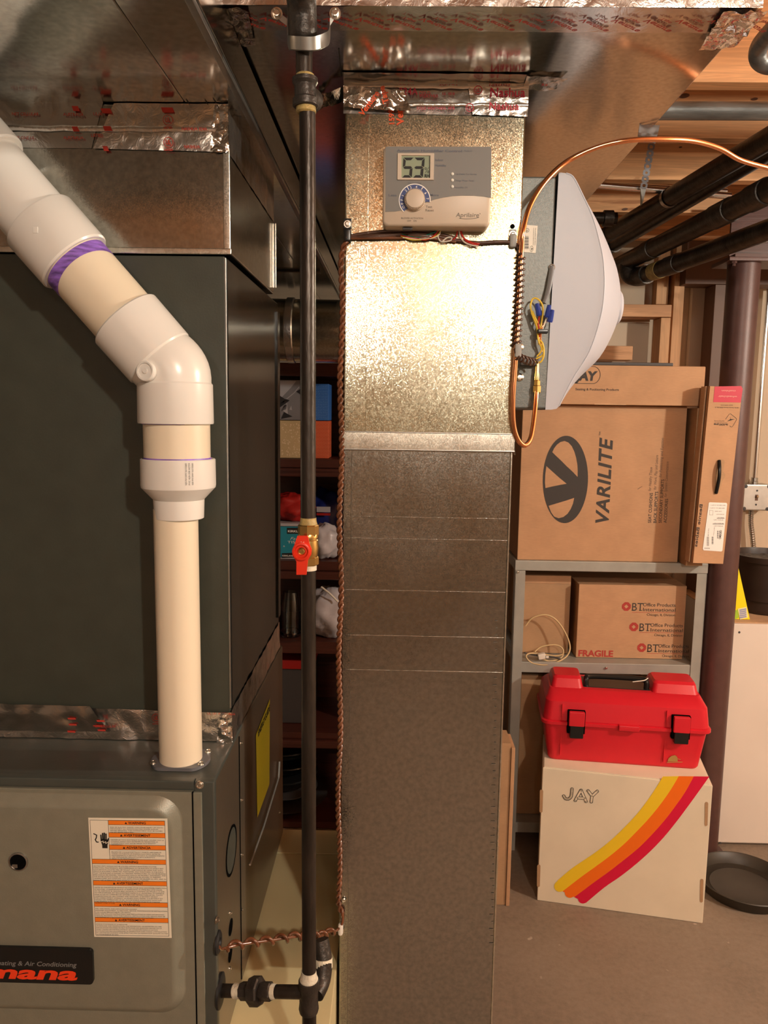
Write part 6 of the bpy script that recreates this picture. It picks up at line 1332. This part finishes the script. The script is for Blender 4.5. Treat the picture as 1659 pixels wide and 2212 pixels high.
for j in range(13):
    for i in range(7):
        c = kp_(684 + i * 3.7 + random.uniform(-0.6, 0.6), 834 + j * 5.7 + random.uniform(-1, 1)); mb.poly([c + V((0.0007 * math.cos(q_), 0, 0.0021 * math.sin(q_))) for q_ in [k * 1.0472 for k in range(6)]])
mb.build('dash_print', 't_blue2', t, 0)
# second shelf
z2 = ztop(1212)
a, b = at(604, 1150, KY + 0.03).x, at(652, 1150, KY + 0.03).x; zt_b = at(630, 1138, KY + 0.03).z
t = thing('tissue_carton', 'teal facial tissue carton beside the red valve handle', 'tissue box', V(((a + b) / 2, KY + 0.1, z2)))
MB().box((a - 0.05, KY + 0.03, z2 + 0.006), (b + 0.01, KY + 0.15, zt_b), 0.003).build('carton', 'teal', t)
MB().box((a - 0.05, KY + 0.031, z2), (b + 0.01, KY + 0.15, z2 + 0.0055), 0.001).build('carton_edge', 't_light', t)
MB().box((a - 0.05, KY + 0.032, zt_b + 0.0003), (b + 0.01, KY + 0.15, zt_b + 0.012), 0.004).build('carton_edge', 't_light', t)
mb = MB(); mw = MB()
mb.poly([kp_(*p) for p in ((620, 1140), (660, 1140), (660, 1153), (620, 1153))]); mb.poly([kp_(*p) for p in ((609, 1195), (636, 1194), (637, 1204), (609, 1205))]); mb.build('print_panel', 'ink', t, 0)
mw.text('KIRKLAND', kp_(622, 1149.5, e=0.0003), XP, ZP, 0.0072, 0.064, 0.03); mw.text('KIRKLAND', kp_(610, 1202, e=0.0003), XP, ZP, 0.0058, 0.040, 0.02)
mw.text('Facial', kp_(627, 1166), XP, ZP, 0.0095, 0.048, -0.005, 0.3); mw.text('TISSUE', kp_(621, 1173.5), XP, ZP, 0.0088, 0.062, 0.0)
for k in range(3):
    q_ = math.radians(90 + 120 * k); q2 = math.radians(210 + 120 * k); c = kp_(613.5, 1180)
    mw.strip([c + V((math.cos(q_), 0, math.sin(q_))) * 0.003, c + V((math.cos(q2), 0, math.sin(q2))) * 0.003], 0.0008, NY)
mw.build('lettering', 'white_print', t, 0)
def bag(name, lab, cat, px, py, y, rx, ry, rz, mat, seed, base):
    c = at(px, py, y); t = thing(name, lab, cat, V((c.x, c.y, base)))
    def fn(i, j):
        a = 2 * math.pi * i; b_ = math.pi * (j - 0.5); d_ = V((math.cos(a) * math.cos(b_), math.sin(a) * math.cos(b_), math.sin(b_)))
        k = 1 + 0.22 * noise.noise(d_ * 2.1 + V((seed, 0, 0))) + 0.12 * abs(noise.noise(d_ * 5.5 + V((seed, 3, 0))))
        p = V((c.x + d_.x * rx * k, c.y + d_.y * ry * k, base + rz + d_.z * rz * k)); p.z = max(p.z, base); return p
    MB().grid(fn, 40, 24).build('bag', mat, t, 70); return t, c
t, c = bag('plastic_bag', 'crumpled clear plastic bag on the shelf beside the valve', 'bag', 700, 1180, KY + 0.06, 0.055, 0.05, 0.060, 'bag', 3, z2)
t, c = bag('produce_bag', 'clear bag of red goods above the teal tissue carton', 'bag', 630, 1110, KY + 0.09, 0.075, 0.05, 0.05, 'dred', 7, zt_b + 0.0128)
t, c = bag('plastic_bag', 'dark blue bag with a red and white band, behind the clear bag', 'bag', 705, 1120, KY + 0.24, 0.085, 0.06, 0.11, 'dblue', 9, z2)
for dz, mt_, hh in ((0.150, 't_light', 0.020), (0.138, 'dred', 0.009)):
    MB().box((c.x - 0.028, c.y - 0.085, z2 + dz), (c.x + 0.022, c.y - 0.081, z2 + dz + hh), 0.001).build('band_print', mt_, t)
# third shelf
z3 = ztop(1386)
c = at(628, 1380, KY + 0.07)
t = thing('glass_jar', 'clear glass jar standing left of the gas pipe on the third shelf', 'jar', V((c.x, c.y, z3)))
jt = at(628, 1278, KY + 0.07).z - z3
MB().lathe(V((c.x, c.y, z3)), ZP, [(0, 0), (0.034, 0), (0.036, 0.004), (0.037, 0.012), (0.035, 0.016), (0.037, 0.020), (0.037, 0.030), (0.036, jt * 0.72), (0.030, jt * 0.88), (0.026, jt), (0.024, jt), (0.028, jt * 0.87), (0.0335, jt * 0.7), (0.034, 0.02), (0.030, 0.006), (0, 0.006)], 32).build('jar_body', 'glass', t)
t, c = bag('shopping_bag', 'crumpled white plastic bag on the third bookcase shelf', 'bag', 712, 1340, KY + 0.07, 0.082, 0.055, 0.088, 'bag', 5, z3)
MB().tube(smooth_path([at(694, 1268, KY + 0.02), at(712, 1282, KY + 0.01), at(730, 1300, KY + 0.01)], 5), 0.0035, 8).build('handle', 'wwhite', t)
# fourth and fifth shelves
z4 = ztop(1583)
t = thing('storage_bin', 'dark storage bin with a red lid on the fourth bookcase shelf', 'bin', V((-0.40, KY + 0.15, z4)))
zr_ = at(620, 1435, KY + 0.08).z
MB().box((-0.62, KY + 0.08, z4), (-0.30, KY + 0.32, zr_ - 0.016), 0.006).build('bin_body', 'dgrey', t)
MB().box((-0.63, KY + 0.07, zr_ - 0.0155), (-0.29, KY + 0.33, zr_ + 0.020), 0.005).build('lid', 'dred', t)
z5 = ztop(1776)
t = thing('tray', 'grey rounded tray lying on the lowest bookcase shelf', 'tray', V((-0.36, KY + 0.12, z5)))
ctr = V((-0.40, KY + 0.16, z5)); ht_ = at(630, 1760, KY).z - z5
MB().lathe(ctr, ZP, [(0, 0), (0.11, 0), (0.15, ht_ * 0.8), (0.155, ht_), (0.15, ht_), (0.105, 0.004), (0, 0.004)], 40).build('tray_body', 'dgrey', t)
zz = z5 + ht_ + 0.001
for k, (py0, py1, mt_, lb) in enumerate(((1740, 1722, 'dgrey', 'black lidded bowl lying on the grey tray'), (1722, 1690, 'black', 'black plastic bowl under the stack of glass bowls'), (1690, 1660, 'glass', 'clear glass bowl second from the top of its stack'), (1660, 1630, 'glass', 'clear glass bowl topmost on its stack'))):
    h = at(630, py1, KY + 0.1).z - at(630, py0, KY + 0.1).z
    t = thing('bowl', lb, 'bowl', V((-0.40, KY + 0.16, zz)), None)
    MB().lathe(V((-0.40, KY + 0.16, zz)), ZP, [(0, 0), (0.06, 0), (0.09, h * 0.35), (0.108, h * 0.86), (0.114, h * 0.9), (0.114, h), (0.106, h), (0.086, h * 0.4), (0.055, 0.004), (0, 0.004)], 36).build('bowl_body', mt_, t)
    MB().lathe(V((-0.40, KY + 0.16, zz)), ZP, [(0.109, h * 0.90), (0.1165, h * 0.91), (0.1165, h * 0.98), (0.109, h * 0.99)], 36).build('rim', mt_, t)
    zz += h + 0.001
